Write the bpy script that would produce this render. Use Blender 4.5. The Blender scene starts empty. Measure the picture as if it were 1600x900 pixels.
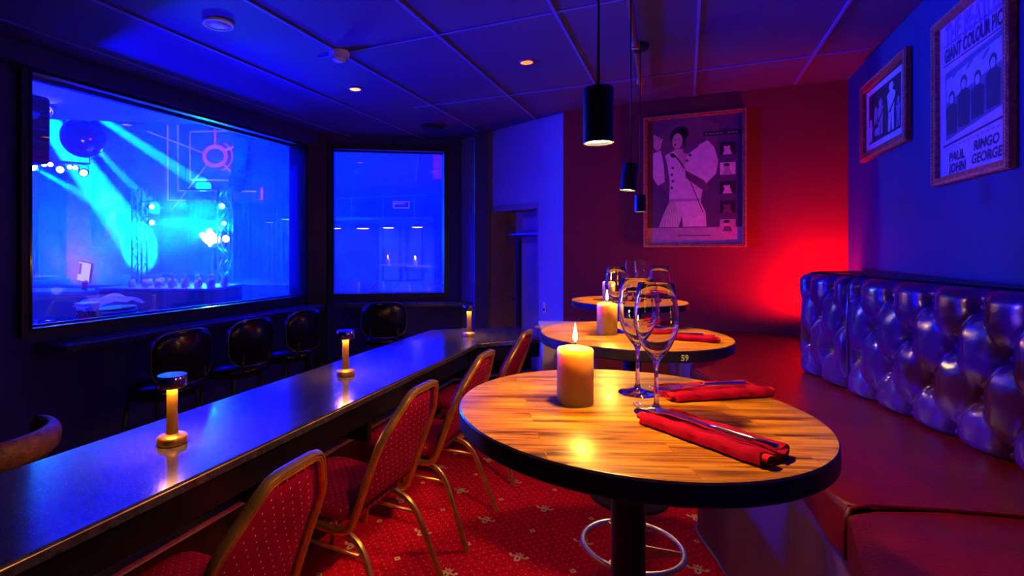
import bpy, bmesh, math, random
from mathutils import Vector, Matrix
from math import sin, cos, pi, radians, sqrt, atan2
random.seed(7)
S = bpy.context.scene
COL = S.collection

# ------------------------------------------------------------------ camera, world, exposure
F, CX, CY, CAMZ = 818.0, 687.0, 389.0, 1.44
cam_d = bpy.data.cameras.new('camera')
cam = bpy.data.objects.new('camera', cam_d); COL.objects.link(cam)
cam.location = (0, 0, CAMZ); cam.rotation_euler = (pi/2, 0, 0)
cam_d.sensor_width = 36; cam_d.lens = 36*F/1600
cam_d.shift_x = (800-CX)/1600; cam_d.shift_y = -(450-CY)/1600
cam_d.clip_start = 0.05; cam_d.clip_end = 100
S.camera = cam
S.view_settings.view_transform = 'Standard'; S.view_settings.look = 'None'
S.view_settings.exposure = 0.0; S.view_settings.gamma = 1.0
S.view_settings.use_curve_mapping = False
w = bpy.data.worlds.new('world'); S.world = w; w.use_nodes = True
w.node_tree.nodes['Background'].inputs[0].default_value = (0.01, 0.005, 0.05, 1)
w.node_tree.nodes['Background'].inputs[1].default_value = 0.3

def lamp(kind, name, loc, color, power, radius=0.05, aim=None, angle=60, blend=0.3, sx=1, sy=1, spread=None):
    l = bpy.data.lights.new(name, kind); l.color = color; l.energy = power
    if kind == 'AREA':
        l.shape = 'RECTANGLE'; l.size = sx; l.size_y = sy
        if spread: l.spread = radians(spread)
    else: l.shadow_soft_size = radius
    if kind == 'SPOT': l.spot_size = radians(angle); l.spot_blend = blend
    o = bpy.data.objects.new(name, l); COL.objects.link(o); o.location = loc
    if aim is not None:
        o.rotation_euler = (Vector(aim)-Vector(loc)).to_track_quat('-Z', 'Y').to_euler()
    return o

# room frame: u runs along the stage windows away from the camera, n points towards the bench wall
def XY(u, n): return (.426*u+.905*n, .905*u-.426*n)
RU = atan2(.905, .426)
BLUE = (0.0, 0.0, 1.0)
CYAN = (0.0, 0.75, 1.0)
# stage light for the room: key read off a ceiling shadow, others added unseen
lamp('SPOT', 'stage_blue_key', (-2.75, 7.5, 2.06), (0.0, 0.0, 1.0), 1500, .05, (-.7, 2.6, 2.25), 42, .8)
lamp('SPOT', 'blue_fill_low', (-5.6, 5.6, 0.9), (0.0, 0.0, 1.0), 10000, .2, (-1.9, 3.0, 2.6), 42, .9)
lamp('SPOT', 'blue_fill_cross', (-5.2, 4.4, 1.9), (0.0, 0.0, 1.0), 4000, .1, (2.1, 1.9, 1.5), 60, .8)
lamp('SPOT', 'blue_fill_door', (-3.9, 8.9, 2.0), (0.0, 0.02, 1.0), 4500, .1, (1.0, 4.5, 1.6), 30, .5)
# unseen blue area lights added above the soffit to fill the hall
lamp('AREA', 'hall_blue_fill_left', (-7.5, 7.0, 6.2), BLUE, 6000, aim=(-7.5, 12, 1.5), sx=6, sy=1.5)
lamp('AREA', 'hall_blue_fill_right', (-1.5, 7.0, 5.9), BLUE, 6000, aim=(-1.5, 12, 1.5), sx=6, sy=1.5)
lamp('AREA', 'hall_blue_fill_near', (-5.5, 6.4, 5.6), BLUE, 2500, aim=(-4.8, 4.6, 0.5), sx=4, sy=1)

# ------------------------------------------------------------------ helpers
def set_tag(o, label=None, cat=None, group=None, kind=None):
    if label: o['label'] = label
    if cat: o['category'] = cat
    if group: o['group'] = group
    if kind: o['kind'] = kind
    return o

def thing(name, label, cat, loc=(0, 0, 0), rz=0.0, group=None, rot=None):
    o = bpy.data.objects.new(name, None); COL.objects.link(o)
    o.empty_display_size = .05; o.location = loc
    o.rotation_euler = rot if rot else (0, 0, rz)
    return set_tag(o, label, cat, group)

def obj(name, bm, mats, parent=None, smooth=False, angle=None, loc=None, rz=None):
    me = bpy.data.meshes.new(name)
    bmesh.ops.recalc_face_normals(bm, faces=bm.faces[:])
    bm.to_mesh(me); bm.free()
    if not isinstance(mats, (list, tuple)): mats = [mats]
    for m in mats: me.materials.append(m)
    if smooth:
        for p in me.polygons: p.use_smooth = True
        if angle is not None:
            try: me.set_sharp_from_angle(angle=radians(angle))
            except Exception: pass
    o = bpy.data.objects.new(name, me); COL.objects.link(o)
    if parent: o.parent = parent
    if loc: o.location = loc
    if rz is not None: o.rotation_euler = (0, 0, rz)
    return o

def copy_tree(o, parent=None):
    c = o.copy(); COL.objects.link(c)
    if parent: c.parent = parent
    for ch in [k for k in COL.objects if k.parent == o]: copy_tree(ch, c)
    return c

def box(bm, x0, x1, y0, y1, z0, z1, bev=0.0, mi=0, M=None):
    vs = [bm.verts.new((x, y, z)) for x in (x0, x1) for y in (y0, y1) for z in (z0, z1)]
    fs = [(0,1,3,2), (4,6,7,5), (0,4,5,1), (2,3,7,6), (0,2,6,4), (1,5,7,3)]
    faces = [bm.faces.new([vs[i] for i in f]) for f in fs]
    for f in faces: f.material_index = mi
    if bev > 0:
        es = list({e for f in faces for e in f.edges})
        r = bmesh.ops.bevel(bm, geom=es, offset=bev, segments=3, affect='EDGES', profile=.5)
        for f in r['faces']: f.material_index = mi
        vs = list({v for f in r['faces'] for v in f.verts} | {v for v in vs if v.is_valid})
    if M is not None:
        for v in vs: v.co = M @ v.co
    return vs

def nb(): return bmesh.new()
def bx(*a, **k):
    bm = nb(); box(bm, *a, **k); return bm

def lathe(bm, prof, segs=48, cap0=True, cap1=True, mi=0, c=(0, 0, 0)):
    rings = []
    for r, z in prof:
        rings.append([bm.verts.new((c[0]+r*cos(2*pi*i/segs), c[1]+r*sin(2*pi*i/segs), c[2]+z)) for i in range(segs)])
    for a, b in zip(rings, rings[1:]):
        for i in range(segs):
            f = bm.faces.new((a[i], a[(i+1) % segs], b[(i+1) % segs], b[i])); f.material_index = mi
    if cap0 and prof[0][0] > 1e-5: bm.faces.new(rings[0][::-1]).material_index = mi
    if cap1 and prof[-1][0] > 1e-5: bm.faces.new(rings[-1]).material_index = mi
    return rings
def lathed(prof, **k):
    bm = nb(); lathe(bm, prof, **k)
    bmesh.ops.remove_doubles(bm, verts=bm.verts[:], dist=1e-6); return bm

def sweep(bm, path, prof, closed=False, hint=(0, 0, 1), mi=0, scale=None):
    """sweep a closed 2-D profile (a, b) along a path; a runs along hint x tangent, b along the normal"""
    P = [Vector(p) for p in path]; n = len(P); rings = []; H = Vector(hint)
    for i, p in enumerate(P):
        if closed: t = (P[(i+1) % n]-P[i-1])
        else: t = P[min(i+1, n-1)]-P[max(i-1, 0)]
        t.normalize()
        a = H.cross(t)
        if a.length < 1e-4: a = Vector((1, 0, 0)).cross(t)
        a.normalize(); b = t.cross(a).normalized()
        s = scale[i] if scale else 1
        rings.append([bm.verts.new(p+a*q[0]*s+b*q[1]*s) for q in prof])
    m = len(prof)
    rng = range(n) if closed else range(n-1)
    for i in rng:
        A, B = rings[i], rings[(i+1) % n]
        for j in range(m):
            bm.faces.new((A[j], A[(j+1) % m], B[(j+1) % m], B[j])).material_index = mi
    if not closed:
        bm.faces.new(rings[0][::-1]).material_index = mi; bm.faces.new(rings[-1]).material_index = mi
def circ(r, k=10): return [(r*cos(2*pi*i/k), r*sin(2*pi*i/k)) for i in range(k)]
def tube(bm, path, r, k=10, closed=False, mi=0, hint=(0, 0, 1), scale=None):
    sweep(bm, path, circ(r, k), closed, hint, mi, scale)
def tubed(path, r, **k):
    bm = nb(); tube(bm, path, r, **k); return bm

def smooth_path(pts, r=.05, k=6):
    """round the corners of a polyline"""
    P = [Vector(p) for p in pts]; out = [P[0]]
    for a, b, c in zip(P, P[1:], P[2:]):
        d1 = min(r, (a-b).length*.48); d2 = min(r, (c-b).length*.48)
        s = b+(a-b).normalized()*d1; e = b+(c-b).normalized()*d2
        for i in range(k+1):
            t = i/k; out.append(s*(1-t)**2+b*2*t*(1-t)+e*t*t)
    out.append(P[-1]); return out

def prism(bm, pts, z0, z1, mi=0, mi_top=None, bev=0):
    lo = [bm.verts.new((x, y, z0)) for x, y in pts]; hi = [bm.verts.new((x, y, z1)) for x, y in pts]
    n = len(pts); fs = []
    for i in range(n):
        f = bm.faces.new((lo[i], lo[(i+1) % n], hi[(i+1) % n], hi[i])); f.material_index = mi; fs.append(f)
    t = bm.faces.new(hi); t.material_index = mi if mi_top is None else mi_top
    bm.faces.new(lo[::-1]).material_index = mi
    if bev: bmesh.ops.bevel(bm, geom=t.edges[:], offset=bev, segments=3, affect='EDGES', profile=.5)
    return t

def flat(bm, pts, y, mi=0):
    """flat polygon of a print, in the x-z plane of a frame, y towards the wall"""
    f = bm.faces.new([bm.verts.new((px, y, pz)) for px, pz in pts]); f.material_index = mi; return f
def ell(cx, cz, rx, rz, k=16, rot=0): 
    return [(cx+rx*cos(t)*cos(rot)-rz*sin(t)*sin(rot), cz+rx*cos(t)*sin(rot)+rz*sin(t)*cos(rot)) for t in [2*pi*i/k for i in range(k)]]
def rect(x0, x1, z0, z1): return [(x0, z0), (x1, z0), (x1, z1), (x0, z1)]

def text_mesh(body, size, bold=.0, sx=1.0):
    c = bpy.data.curves.new('txt', 'FONT'); c.body = body; c.size = size; c.offset = bold
    c.align_x = 'CENTER'; c.align_y = 'CENTER'; c.resolution_u = 3
    o = bpy.data.objects.new('txt', c); COL.objects.link(o)
    dg = bpy.context.evaluated_depsgraph_get(); dg.update()
    me = bpy.data.meshes.new_from_object(o.evaluated_get(dg))
    bpy.data.objects.remove(o)
    return me
def add_text(bm, body, size, x, z, y, mi=0, bold=0.0, sx=1.0, width=None, shear=0.0, slope=0.0):
    me = text_mesh(body, size, bold)
    xs = [v.co.x for v in me.vertices]; w_ = max(xs)-min(xs); cx = (max(xs)+min(xs))/2
    if width: sx = width/w_
    vs = [bm.verts.new((x+(v.co.x-cx)*sx+v.co.y*shear, y, z+v.co.y+(v.co.x-cx)*sx*slope)) for v in me.vertices]
    for p in me.polygons:
        try: bm.faces.new([vs[i] for i in p.vertices]).material_index = mi
        except ValueError: pass
    bpy.data.meshes.remove(me)

# ------------------------------------------------------------------ materials
def mat(name, col, rough=.5, metal=0.0, spec=.5, emit=None, es=1.0, trans=0.0, ior=1.45, coat=0.0, noise=None, bump=None, sss=0.0, sheen=0.0):
    m = bpy.data.materials.new(name); m.use_nodes = True
    nt = m.node_tree; b = nt.nodes['Principled BSDF']; I = b.inputs
    I['Base Color'].default_value = (*col, 1); I['Roughness'].default_value = rough; I['Metallic'].default_value = metal
    I['Specular IOR Level'].default_value = spec; I['IOR'].default_value = ior
    I['Transmission Weight'].default_value = trans; I['Coat Weight'].default_value = coat; I['Coat Roughness'].default_value = .08
    if sheen: I['Sheen Weight'].default_value = sheen
    if sss:
        I['Subsurface Weight'].default_value = sss; I['Subsurface Radius'].default_value = (.030, .024, .012); I['Subsurface Scale'].default_value = 1.0
    if emit: I['Emission Color'].default_value = (*emit, 1); I['Emission Strength'].default_value = es
    tc = nt.nodes.new('ShaderNodeTexCoord')
    if noise:   # (scale, amount, stretch)
        sc, amt = noise[0], noise[1]
        mp = nt.nodes.new('ShaderNodeMapping'); mp.inputs['Scale'].default_value = noise[2] if len(noise) > 2 else (1, 1, 1)
        n = nt.nodes.new('ShaderNodeTexNoise'); n.inputs['Scale'].default_value = sc; n.inputs['Detail'].default_value = 5
        nt.links.new(tc.outputs['Object'], mp.inputs[0]); nt.links.new(mp.outputs[0], n.inputs[0])
        r = nt.nodes.new('ShaderNodeValToRGB')
        r.color_ramp.elements[0].position = .3; r.color_ramp.elements[1].position = .7
        r.color_ramp.elements[0].color = (*[c*(1-amt) for c in col], 1); r.color_ramp.elements[1].color = (*[min(1, c*(1+amt)) for c in col], 1)
        nt.links.new(n.outputs[0], r.inputs[0]); nt.links.new(r.outputs[0], I['Base Color'])
    if bump:    # (scale, strength)
        n2 = nt.nodes.new('ShaderNodeTexNoise'); n2.inputs['Scale'].default_value = bump[0]; n2.inputs['Detail'].default_value = 4
        nt.links.new(tc.outputs['Object'], n2.inputs[0])
        bp = nt.nodes.new('ShaderNodeBump'); bp.inputs['Strength'].default_value = bump[1]; bp.inputs['Distance'].default_value = .01
        nt.links.new(n2.outputs[0], bp.inputs['Height']); nt.links.new(bp.outputs[0], I['Normal'])
    return m

def dots(m, pitch, rad, col, axes=(1, 0, 1), rot=45, stretch=(1, 1, 1), emit=0):
    """staggered woven dots over the base colour of a material"""
    nt = m.node_tree; b = nt.nodes['Principled BSDF']; N = nt.nodes.new; L = nt.links.new
    tc = N('ShaderNodeTexCoord'); mp = N('ShaderNodeMapping')
    mp.inputs['Scale'].default_value = tuple(s/pitch for s in stretch)
    if axes == (1, 0, 1): mp.inputs['Rotation'].default_value = (0, radians(rot), 0)
    else: mp.inputs['Rotation'].default_value = (0, 0, radians(rot))
    fr = N('ShaderNodeVectorMath'); fr.operation = 'FRACTION'
    sb = N('ShaderNodeVectorMath'); sb.operation = 'SUBTRACT'; sb.inputs[1].default_value = (.5, .5, .5)
    ml = N('ShaderNodeVectorMath'); ml.operation = 'MULTIPLY'; ml.inputs[1].default_value = axes
    ln = N('ShaderNodeVectorMath'); ln.operation = 'LENGTH'
    lt = N('ShaderNodeMath'); lt.operation = 'LESS_THAN'; lt.inputs[1].default_value = rad
    mx = N('ShaderNodeMix'); mx.data_type = 'RGBA'
    L(tc.outputs['Object'], mp.inputs[0]); L(mp.outputs[0], fr.inputs[0]); L(fr.outputs[0], sb.inputs[0]); L(sb.outputs[0], ml.inputs[0])
    L(ml.outputs[0], ln.inputs[0]); L(ln.outputs['Value'], lt.inputs[0]); L(lt.outputs[0], mx.inputs[0])
    src = b.inputs['Base Color']
    if src.is_linked: L(src.links[0].from_socket, mx.inputs[6])
    else: mx.inputs[6].default_value = src.default_value
    mx.inputs[7].default_value = (*col, 1); L(mx.outputs[2], b.inputs['Base Color'])
    return m

def wood(name, c1, c2, c3, stave=.045, rough=.35, ang=0.0, coat=.3):
    m = mat(name, c1, rough, coat=coat, spec=.3); nt = m.node_tree; b = nt.nodes['Principled BSDF']; N = nt.nodes.new; L = nt.links.new
    tc = N('ShaderNodeTexCoord'); mp = N('ShaderNodeMapping'); mp.inputs['Rotation'].default_value = (0, 0, ang)
    L(tc.outputs['Object'], mp.inputs[0])
    br = N('ShaderNodeTexBrick'); br.inputs['Scale'].default_value = 1.0
    br.inputs['Brick Width'].default_value = .38; br.inputs['Row Height'].default_value = stave; br.inputs['Mortar Size'].default_value = .0006
    br.inputs['Color1'].default_value = (0, 0, 0, 1); br.inputs['Color2'].default_value = (1, 1, 1, 1); br.inputs['Mortar'].default_value = (.2, .2, .2, 1)
    L(mp.outputs[0], br.inputs[0])
    m2 = N('ShaderNodeMapping'); m2.inputs['Scale'].default_value = (3.0, 38.0, 3.0); L(mp.outputs[0], m2.inputs[0])
    ad = N('ShaderNodeVectorMath'); ad.operation = 'ADD'; L(m2.outputs[0], ad.inputs[0])
    sc = N('ShaderNodeVectorMath'); sc.operation = 'SCALE'; sc.inputs['Scale'].default_value = 9.0; L(br.outputs['Color'], sc.inputs[0]); L(sc.outputs[0], ad.inputs[1])
    n = N('ShaderNodeTexNoise'); n.inputs['Scale'].default_value = 1.6; n.inputs['Detail'].default_value = 6; n.inputs['Distortion'].default_value = .6; L(ad.outputs[0], n.inputs[0])
    r = N('ShaderNodeValToRGB'); e = r.color_ramp.elements
    e[0].position = .36; e[0].color = (*c3, 1); e[1].position = .62; e[1].color = (*c2, 1)
    k = e.new(.47); k.color = (*c1, 1)
    L(n.outputs[0], r.inputs[0])
    mx = N('ShaderNodeMix'); mx.data_type = 'RGBA'; mx.blend_type = 'MULTIPLY'; mx.inputs[0].default_value = .5
    L(r.outputs[0], mx.inputs[6]); L(br.outputs['Color'], mx.inputs[7]); 
    g = N('ShaderNodeMix'); g.data_type = 'RGBA'; g.inputs[0].default_value = .55; L(mx.outputs[2], g.inputs[6]); L(r.outputs[0], g.inputs[7])
    L(g.outputs[2], b.inputs['Base Color'])
    bp = N('ShaderNodeBump'); bp.inputs['Strength'].default_value = .08; bp.inputs['Distance'].default_value = .003
    L(n.outputs[0], bp.inputs['Height']); L(bp.outputs[0], b.inputs['Normal'])
    return m

M = {}
M['carpet'] = mat('carpet', (.80, .004, .03), .95, spec=.1, noise=(40, .25), bump=(400, .5))
M['carpet_cream'] = mat('carpet_cream', (1.0, .62, .30), .95, spec=.1)
M['carpet_dark'] = mat('carpet_dark', (.12, .02, .02), .95, spec=.1)
M['carpet_pink'] = mat('carpet_pink', (1.0, .40, .35), .95, spec=.1)
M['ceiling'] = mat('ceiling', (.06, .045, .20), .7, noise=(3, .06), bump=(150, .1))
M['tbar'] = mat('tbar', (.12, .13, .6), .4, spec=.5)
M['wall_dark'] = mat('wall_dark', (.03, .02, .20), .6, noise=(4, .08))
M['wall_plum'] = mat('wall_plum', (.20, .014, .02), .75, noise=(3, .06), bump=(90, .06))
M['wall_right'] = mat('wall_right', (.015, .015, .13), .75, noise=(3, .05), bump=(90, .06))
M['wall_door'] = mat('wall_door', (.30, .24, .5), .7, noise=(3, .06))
M['gloss_black'] = mat('gloss_black', (.008, .006, .010), .2, spec=.4, coat=.1)
M['black'] = mat('black', (.012, .012, .014), .35, noise=(12, .2))
M['black_matte'] = mat('black_matte', (.02, .02, .022), .75, noise=(12, .2))
M['frame_dark'] = mat('frame_dark', (.02, .015, .02), .45, noise=(10, .2))
M['counter'] = mat('counter', (.05, .045, .06), .17, noise=(30, .5), coat=.0, spec=.9, ior=1.65)
def flecks(m, scale, thr, col):
    nt = m.node_tree; b = nt.nodes['Principled BSDF']; N = nt.nodes.new; L = nt.links.new
    tc = N('ShaderNodeTexCoord'); v = N('ShaderNodeTexVoronoi'); v.inputs['Scale'].default_value = scale; L(tc.outputs['Object'], v.inputs['Vector'])
    lt = N('ShaderNodeMath'); lt.operation = 'LESS_THAN'; lt.inputs[1].default_value = thr; L(v.outputs['Distance'], lt.inputs[0])
    mx = N('ShaderNodeMix'); mx.data_type = 'RGBA'; L(lt.outputs[0], mx.inputs[0]); L(b.inputs['Base Color'].links[0].from_socket, mx.inputs[6]); mx.inputs[7].default_value = (*col, 1)
    L(mx.outputs[2], b.inputs['Base Color'])
flecks(M['counter'], 170, .10, (.42, .36, .4))
M['edge_gold'] = mat('edge_gold', (.6, .38, .18), .3, metal=.8, noise=(30, .15))
M['silver_edge'] = mat('silver_edge', (.55, .5, .7), .35, metal=.7, noise=(30, .1))
M['table_wood'] = wood('table_wood', (.34, .11, .004), (.64, .27, .014), (.08, .02, .002), rough=.33, coat=.03)
M['table_rim'] = mat('table_rim', (.02, .012, .045), .3, noise=(20, .3))
M['bench_wood'] = mat('bench_wood', (.13, .06, .09), .4, noise=(6, .4, (1, 1, .25)), coat=.2)
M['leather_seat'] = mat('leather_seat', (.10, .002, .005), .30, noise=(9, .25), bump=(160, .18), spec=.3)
M['leather_back'] = mat('leather_back', (.05, .006, .12), .17, noise=(8, .2), bump=(140, .05), spec=.8, coat=.5)  # maroon leather with the blue stage light mixed into its colour
M['chair_fabric'] = dots(mat('chair_fabric', (.30, .002, .045), .9, spec=.05, noise=(30, .12), bump=(500, .3)), .029, .07, (.9, .5, .45), stretch=(1.2, 1, .75))
M['seat_fabric'] = dots(mat('seat_fabric', (.32, .002, .045), .9, spec=.05, noise=(30, .12), bump=(500, .3)), .024, .075, (.75, .3, .3), axes=(1, 1, 0))
M['chair_gold'] = mat('chair_gold', (.85, .46, .12), .28, metal=.85, noise=(25, .2))
M['chrome'] = mat('chrome', (.75, .75, .78), .12, metal=1.0, noise=(15, .08))
M['steel'] = mat('steel', (.62, .58, .55), .28, metal=1.0, noise=(20, .12))
M['cutlery'] = mat('cutlery', (.85, .8, .72), .15, metal=1.0, noise=(20, .06))
M['lamp_metal'] = mat('lamp_metal', (.80, .42, .10), .30, metal=.75, noise=(40, .1))
M['lamp_head'] = mat('lamp_head', (.6, .5, .55), .1, metal=1.0, noise=(40, .06))
M['led_warm'] = mat('led_warm', (1, .6, .2), .5, emit=(1, .42, .05), es=330)
M['wax'] = mat('wax', (.98, .68, .16), .45, sss=1.0, noise=(10, .04))
M['flame'] = mat('flame', (1, .6, .2), .5, emit=(1, .62, .2), es=28)
M['wick'] = mat('wick', (.02, .015, .01), .9)
M['napkin'] = mat('napkin', (.30, .001, .03), .9, spec=.05, noise=(60, .12), bump=(700, .35))
M['napkin_fold'] = mat('napkin_fold', (.45, .008, .02), .95, spec=.1, noise=(60, .12))
M['pendant_glow'] = mat('pendant_glow', (1, .9, .7), .5, emit=(1, .78, .42), es=22)
M['downlight_yellow'] = mat('downlight_yellow', (1, .7, .2), .5, emit=(1, .42, .02), es=1.9)
M['downlight_red'] = mat('downlight_red', (1, .3, .1), .5, emit=(1, .16, .01), es=2.4)
M['plastic_white'] = mat('plastic_white', (.8, .75, .72), .45, noise=(10, .04))
M['speaker_grille'] = mat('speaker_grille', (.75, .55, .8), .5, noise=(300, .3))
M['bronze_frame'] = mat('bronze_frame', (.45, .13, .06), .4, metal=.45, noise=(60, .4), bump=(120, .5))
M['bead_gold'] = mat('bead_gold', (.8, .45, .22), .35, metal=.6, noise=(90, .3), bump=(200, .5))
M['brown_leather'] = mat('brown_leather', (.22, .08, .05), .45, noise=(30, .4), bump=(90, .4))
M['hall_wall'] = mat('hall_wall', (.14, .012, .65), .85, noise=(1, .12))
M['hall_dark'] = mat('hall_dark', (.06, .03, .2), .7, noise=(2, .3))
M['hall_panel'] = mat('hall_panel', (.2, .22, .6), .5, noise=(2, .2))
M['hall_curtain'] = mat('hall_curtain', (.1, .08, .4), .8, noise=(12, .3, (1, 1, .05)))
M['soffit'] = mat('soffit', (.5, .5, .8), .8, noise=(2, .05))
M['lens_white'] = mat('lens_white', (1, 1, 1), .3, emit=(.75, .95, 1), es=9)
M['blinder'] = mat('blinder', (1, 1, 1), .3, emit=(.8, .97, 1), es=30)
M['lens_cyan'] = mat('lens_cyan', (1, 1, 1), .3, emit=(.3, .9, 1), es=4)
M['emissive_violet'] = mat('emissive_violet', (.5, .2, .9), .5, emit=(.25, .08, 1), es=1.6)
M['emissive_pink'] = mat('emissive_pink', (.7, .1, .8), .5, emit=(.6, .02, .75), es=1.3)
M['screen_white'] = mat('screen_white', (.8, .9, 1), .4, emit=(.55, .75, 1), es=1.0)
M['screen_dark'] = mat('screen_dark', (.05, .2, .4), .4, emit=(.03, .16, .4), es=.6)
M['towel'] = mat('towel', (.8, .78, .8), .95, noise=(20, .08), bump=(120, .6))
M['mirror_tile'] = mat('mirror_tile', (.35, .35, .5), .08, metal=1.0, noise=(4, .2))
M['magenta_cloth_glow'] = mat('magenta_cloth_glow', (.7, .02, .15), .7, noise=(10, .2), emit=(.4, .0, .1), es=.35)  # banner cloth with a faint glow of its own added in the material
M['tinsel'] = mat('tinsel', (.6, .9, 1), .15, metal=1.0, noise=(60, .2))
def glass_mat(name, rough=0.0, ior=1.45, col=(1, 1, 1)):
    m = bpy.data.materials.new(name); m.use_nodes = True; nt = m.node_tree
    nt.nodes.remove(nt.nodes['Principled BSDF']); g = nt.nodes.new('ShaderNodeBsdfGlass')
    g.inputs['IOR'].default_value = ior; g.inputs['Roughness'].default_value = rough; g.inputs['Color'].default_value = (*col, 1)
    nt.links.new(g.outputs[0], nt.nodes['Material Output'].inputs[0]); return m
M['glass'] = glass_mat('glass')
def pane_mat():
    m = bpy.data.materials.new('window_glass'); m.use_nodes = True; nt = m.node_tree
    nt.nodes.remove(nt.nodes['Principled BSDF']); N = nt.nodes.new
    t = N('ShaderNodeBsdfTransparent'); t.inputs[0].default_value = (.97, .97, .98, 1)
    g = N('ShaderNodeBsdfGlossy'); g.inputs['Roughness'].default_value = .004
    fr = N('ShaderNodeLayerWeight'); fr.inputs[0].default_value = .5
    pw = N('ShaderNodeMath'); pw.operation = 'POWER'; pw.inputs[1].default_value = 4.0
    ma = N('ShaderNodeMath'); ma.operation = 'MULTIPLY_ADD'; ma.inputs[1].default_value = .7; ma.inputs[2].default_value = .15
    nt.links.new(fr.outputs['Facing'], pw.inputs[0]); nt.links.new(pw.outputs[0], ma.inputs[0])
    mx = N('ShaderNodeMixShader'); nt.links.new(ma.outputs[0], mx.inputs[0]); nt.links.new(t.outputs[0], mx.inputs[1]); nt.links.new(g.outputs[0], mx.inputs[2])
    nt.links.new(mx.outputs[0], nt.nodes['Material Output'].inputs[0]); return m
M['pane'] = pane_mat()

def struct(name, bm, m, parent=None, **k):
    o = obj(name, bm, m, parent, **k)
    if parent is None: o['kind'] = 'structure'
    return o

# ------------------------------------------------------------------ floor (carpet with woven flowers, diamonds and dots)
bm = nb()
prism(bm, [(-26, -3), (8, -3), (8, 16), (-26, 16)], -.05, 0)
def stamp(bm, u0, n0, pts, z, mi, s=1.0):
    vs = []
    for a, b in pts:   # a along u, b along n
        x, y = XY(u0+a*s, n0+b*s); vs.append(bm.verts.new((x, y, z)))
    bm.faces.new(vs).material_index = mi
def leafpts(cx, cy, L, W, ang, k=10):
    out = []
    for i in range(2*k):
        t = i/k
        if t <= 1: x, y = t, sin(pi*t)
        else: x, y = 2-t, -sin(pi*(2-t))
        x = x*L; y = y*W
        out.append((cx+x*cos(ang)-y*sin(ang), cy+x*sin(ang)+y*cos(ang)))
    return out
P0U, P0N, PU = 2.873, -.71, .2515
for j in range(-5, 6):
    for k in range(-4, 6):
        u0 = P0U+j*PU; n0 = P0N+k*.2525
        if u0 < 1.6 or u0 > 4.0: continue
        if (j+k) % 2 == 0:
            # flower: bulb pointing back towards the camera side, two curled side leaves, three small top petals
            stamp(bm, u0, n0, [(-.014+.024*cos(t), .0155*sin(t)) for t in [2*pi*i/16 for i in range(16)]], .0006, 1)
            stamp(bm, u0, n0, [(-.014+.008*cos(t), .0045*sin(t)) for t in [2*pi*i/10 for i in range(10)]], .0009, 3)
            for s in (-1, 1):
                pth = [(0.010, s*.006), (.004, s*.018), (-.002, s*.028), (.0, s*.038), (.010, s*.040)]
                for (a, b), (c, d) in zip(pth, pth[1:]):
                    da, db = c-a, d-b; L_ = sqrt(da*da+db*db); na, nn = -db/L_*.0066, da/L_*.0066
                    stamp(bm, u0, n0, [(a-na, b-nn), (c-na, d-nn), (c+na, d+nn), (a+na, b+nn)], .0006, 1)
                stamp(bm, u0, n0, [(.011+.0085*cos(t), s*.041+.0085*sin(t)) for t in [2*pi*i/8 for i in range(8)]], .0007, 1)
            for q in (-1, 0, 1):
                stamp(bm, u0, n0, leafpts(.014, q*.004, .026, .0055, q*.7), .0006, 1)
        else:
            stamp(bm, u0, n0, [(-.019, 0), (0, -.017), (.019, 0), (0, .017)], .0006, 1)
            stamp(bm, u0, n0, [(-.006, 0), (0, -.005), (.006, 0), (0, .005)], .0009, 3)
p = .0252
for i in range(0, 92):
    for j in range(0, 72):
        if (i+j) % 2: continue
        u0 = 1.8+i*p+.004; n0 = -1.45+j*p
        fu = ((u0-P0U)/PU) % 1; fn = ((n0-P0N)/.2525) % 1
        if min(fu, 1-fu) < .14 and min(fn, 1-fn) < .17: continue
        stamp(bm, u0, n0, [(-.0038, 0), (0, -.0038), (.0038, 0), (0, .0038)], .0005, 2)
struct('floor', bm, [M['carpet'], M['carpet_cream'], M['carpet_pink'], M['carpet_dark']])

# ------------------------------------------------------------------ ceiling with lay-in bars
CZ = 2.59
bm = nb()
cp = [XY(-3, -3.42), XY(4.27, -3.42), (.30, 5.56), (1.30, 5.2), (2.9, 3.75), XY(-3, 1.1)]
prism(bm, cp, CZ, CZ+.06, 0)
def inroom(u, n):
    x, y = XY(u, n)
    return n > -3.42 and n < .99 and .426*x+.905*y < (4.39 if x > 1.08 else 9) and y < 5.33+.14*(x+1.075)
def bars(bm, fixed, along_u):
    run = None; step = .05; t = -2.0
    while t <= 6.5:
        ok = inroom(t, fixed) if along_u else inroom(fixed, t)
        if ok and run is None: run = t
        if (not ok or t > 6.4) and run is not None:
            a, b = run, t-step
            q = [(a, fixed-.007), (b, fixed-.007), (b, fixed+.007), (a, fixed+.007)] if along_u else [(fixed-.007, a), (fixed-.007, b), (fixed+.007, b), (fixed+.007, a)]
            prism(bm, [XY(*c) for c in q], CZ-.007, CZ+.002, 1)
            run = None
        t += step
for k in range(-3, 5): bars(bm, -1.205+.63*k, True)
for k in range(-3, 4): bars(bm, 2.53+1.22*k, False)
struct('ceiling', bm, [M['ceiling'], M['tbar']])

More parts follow.
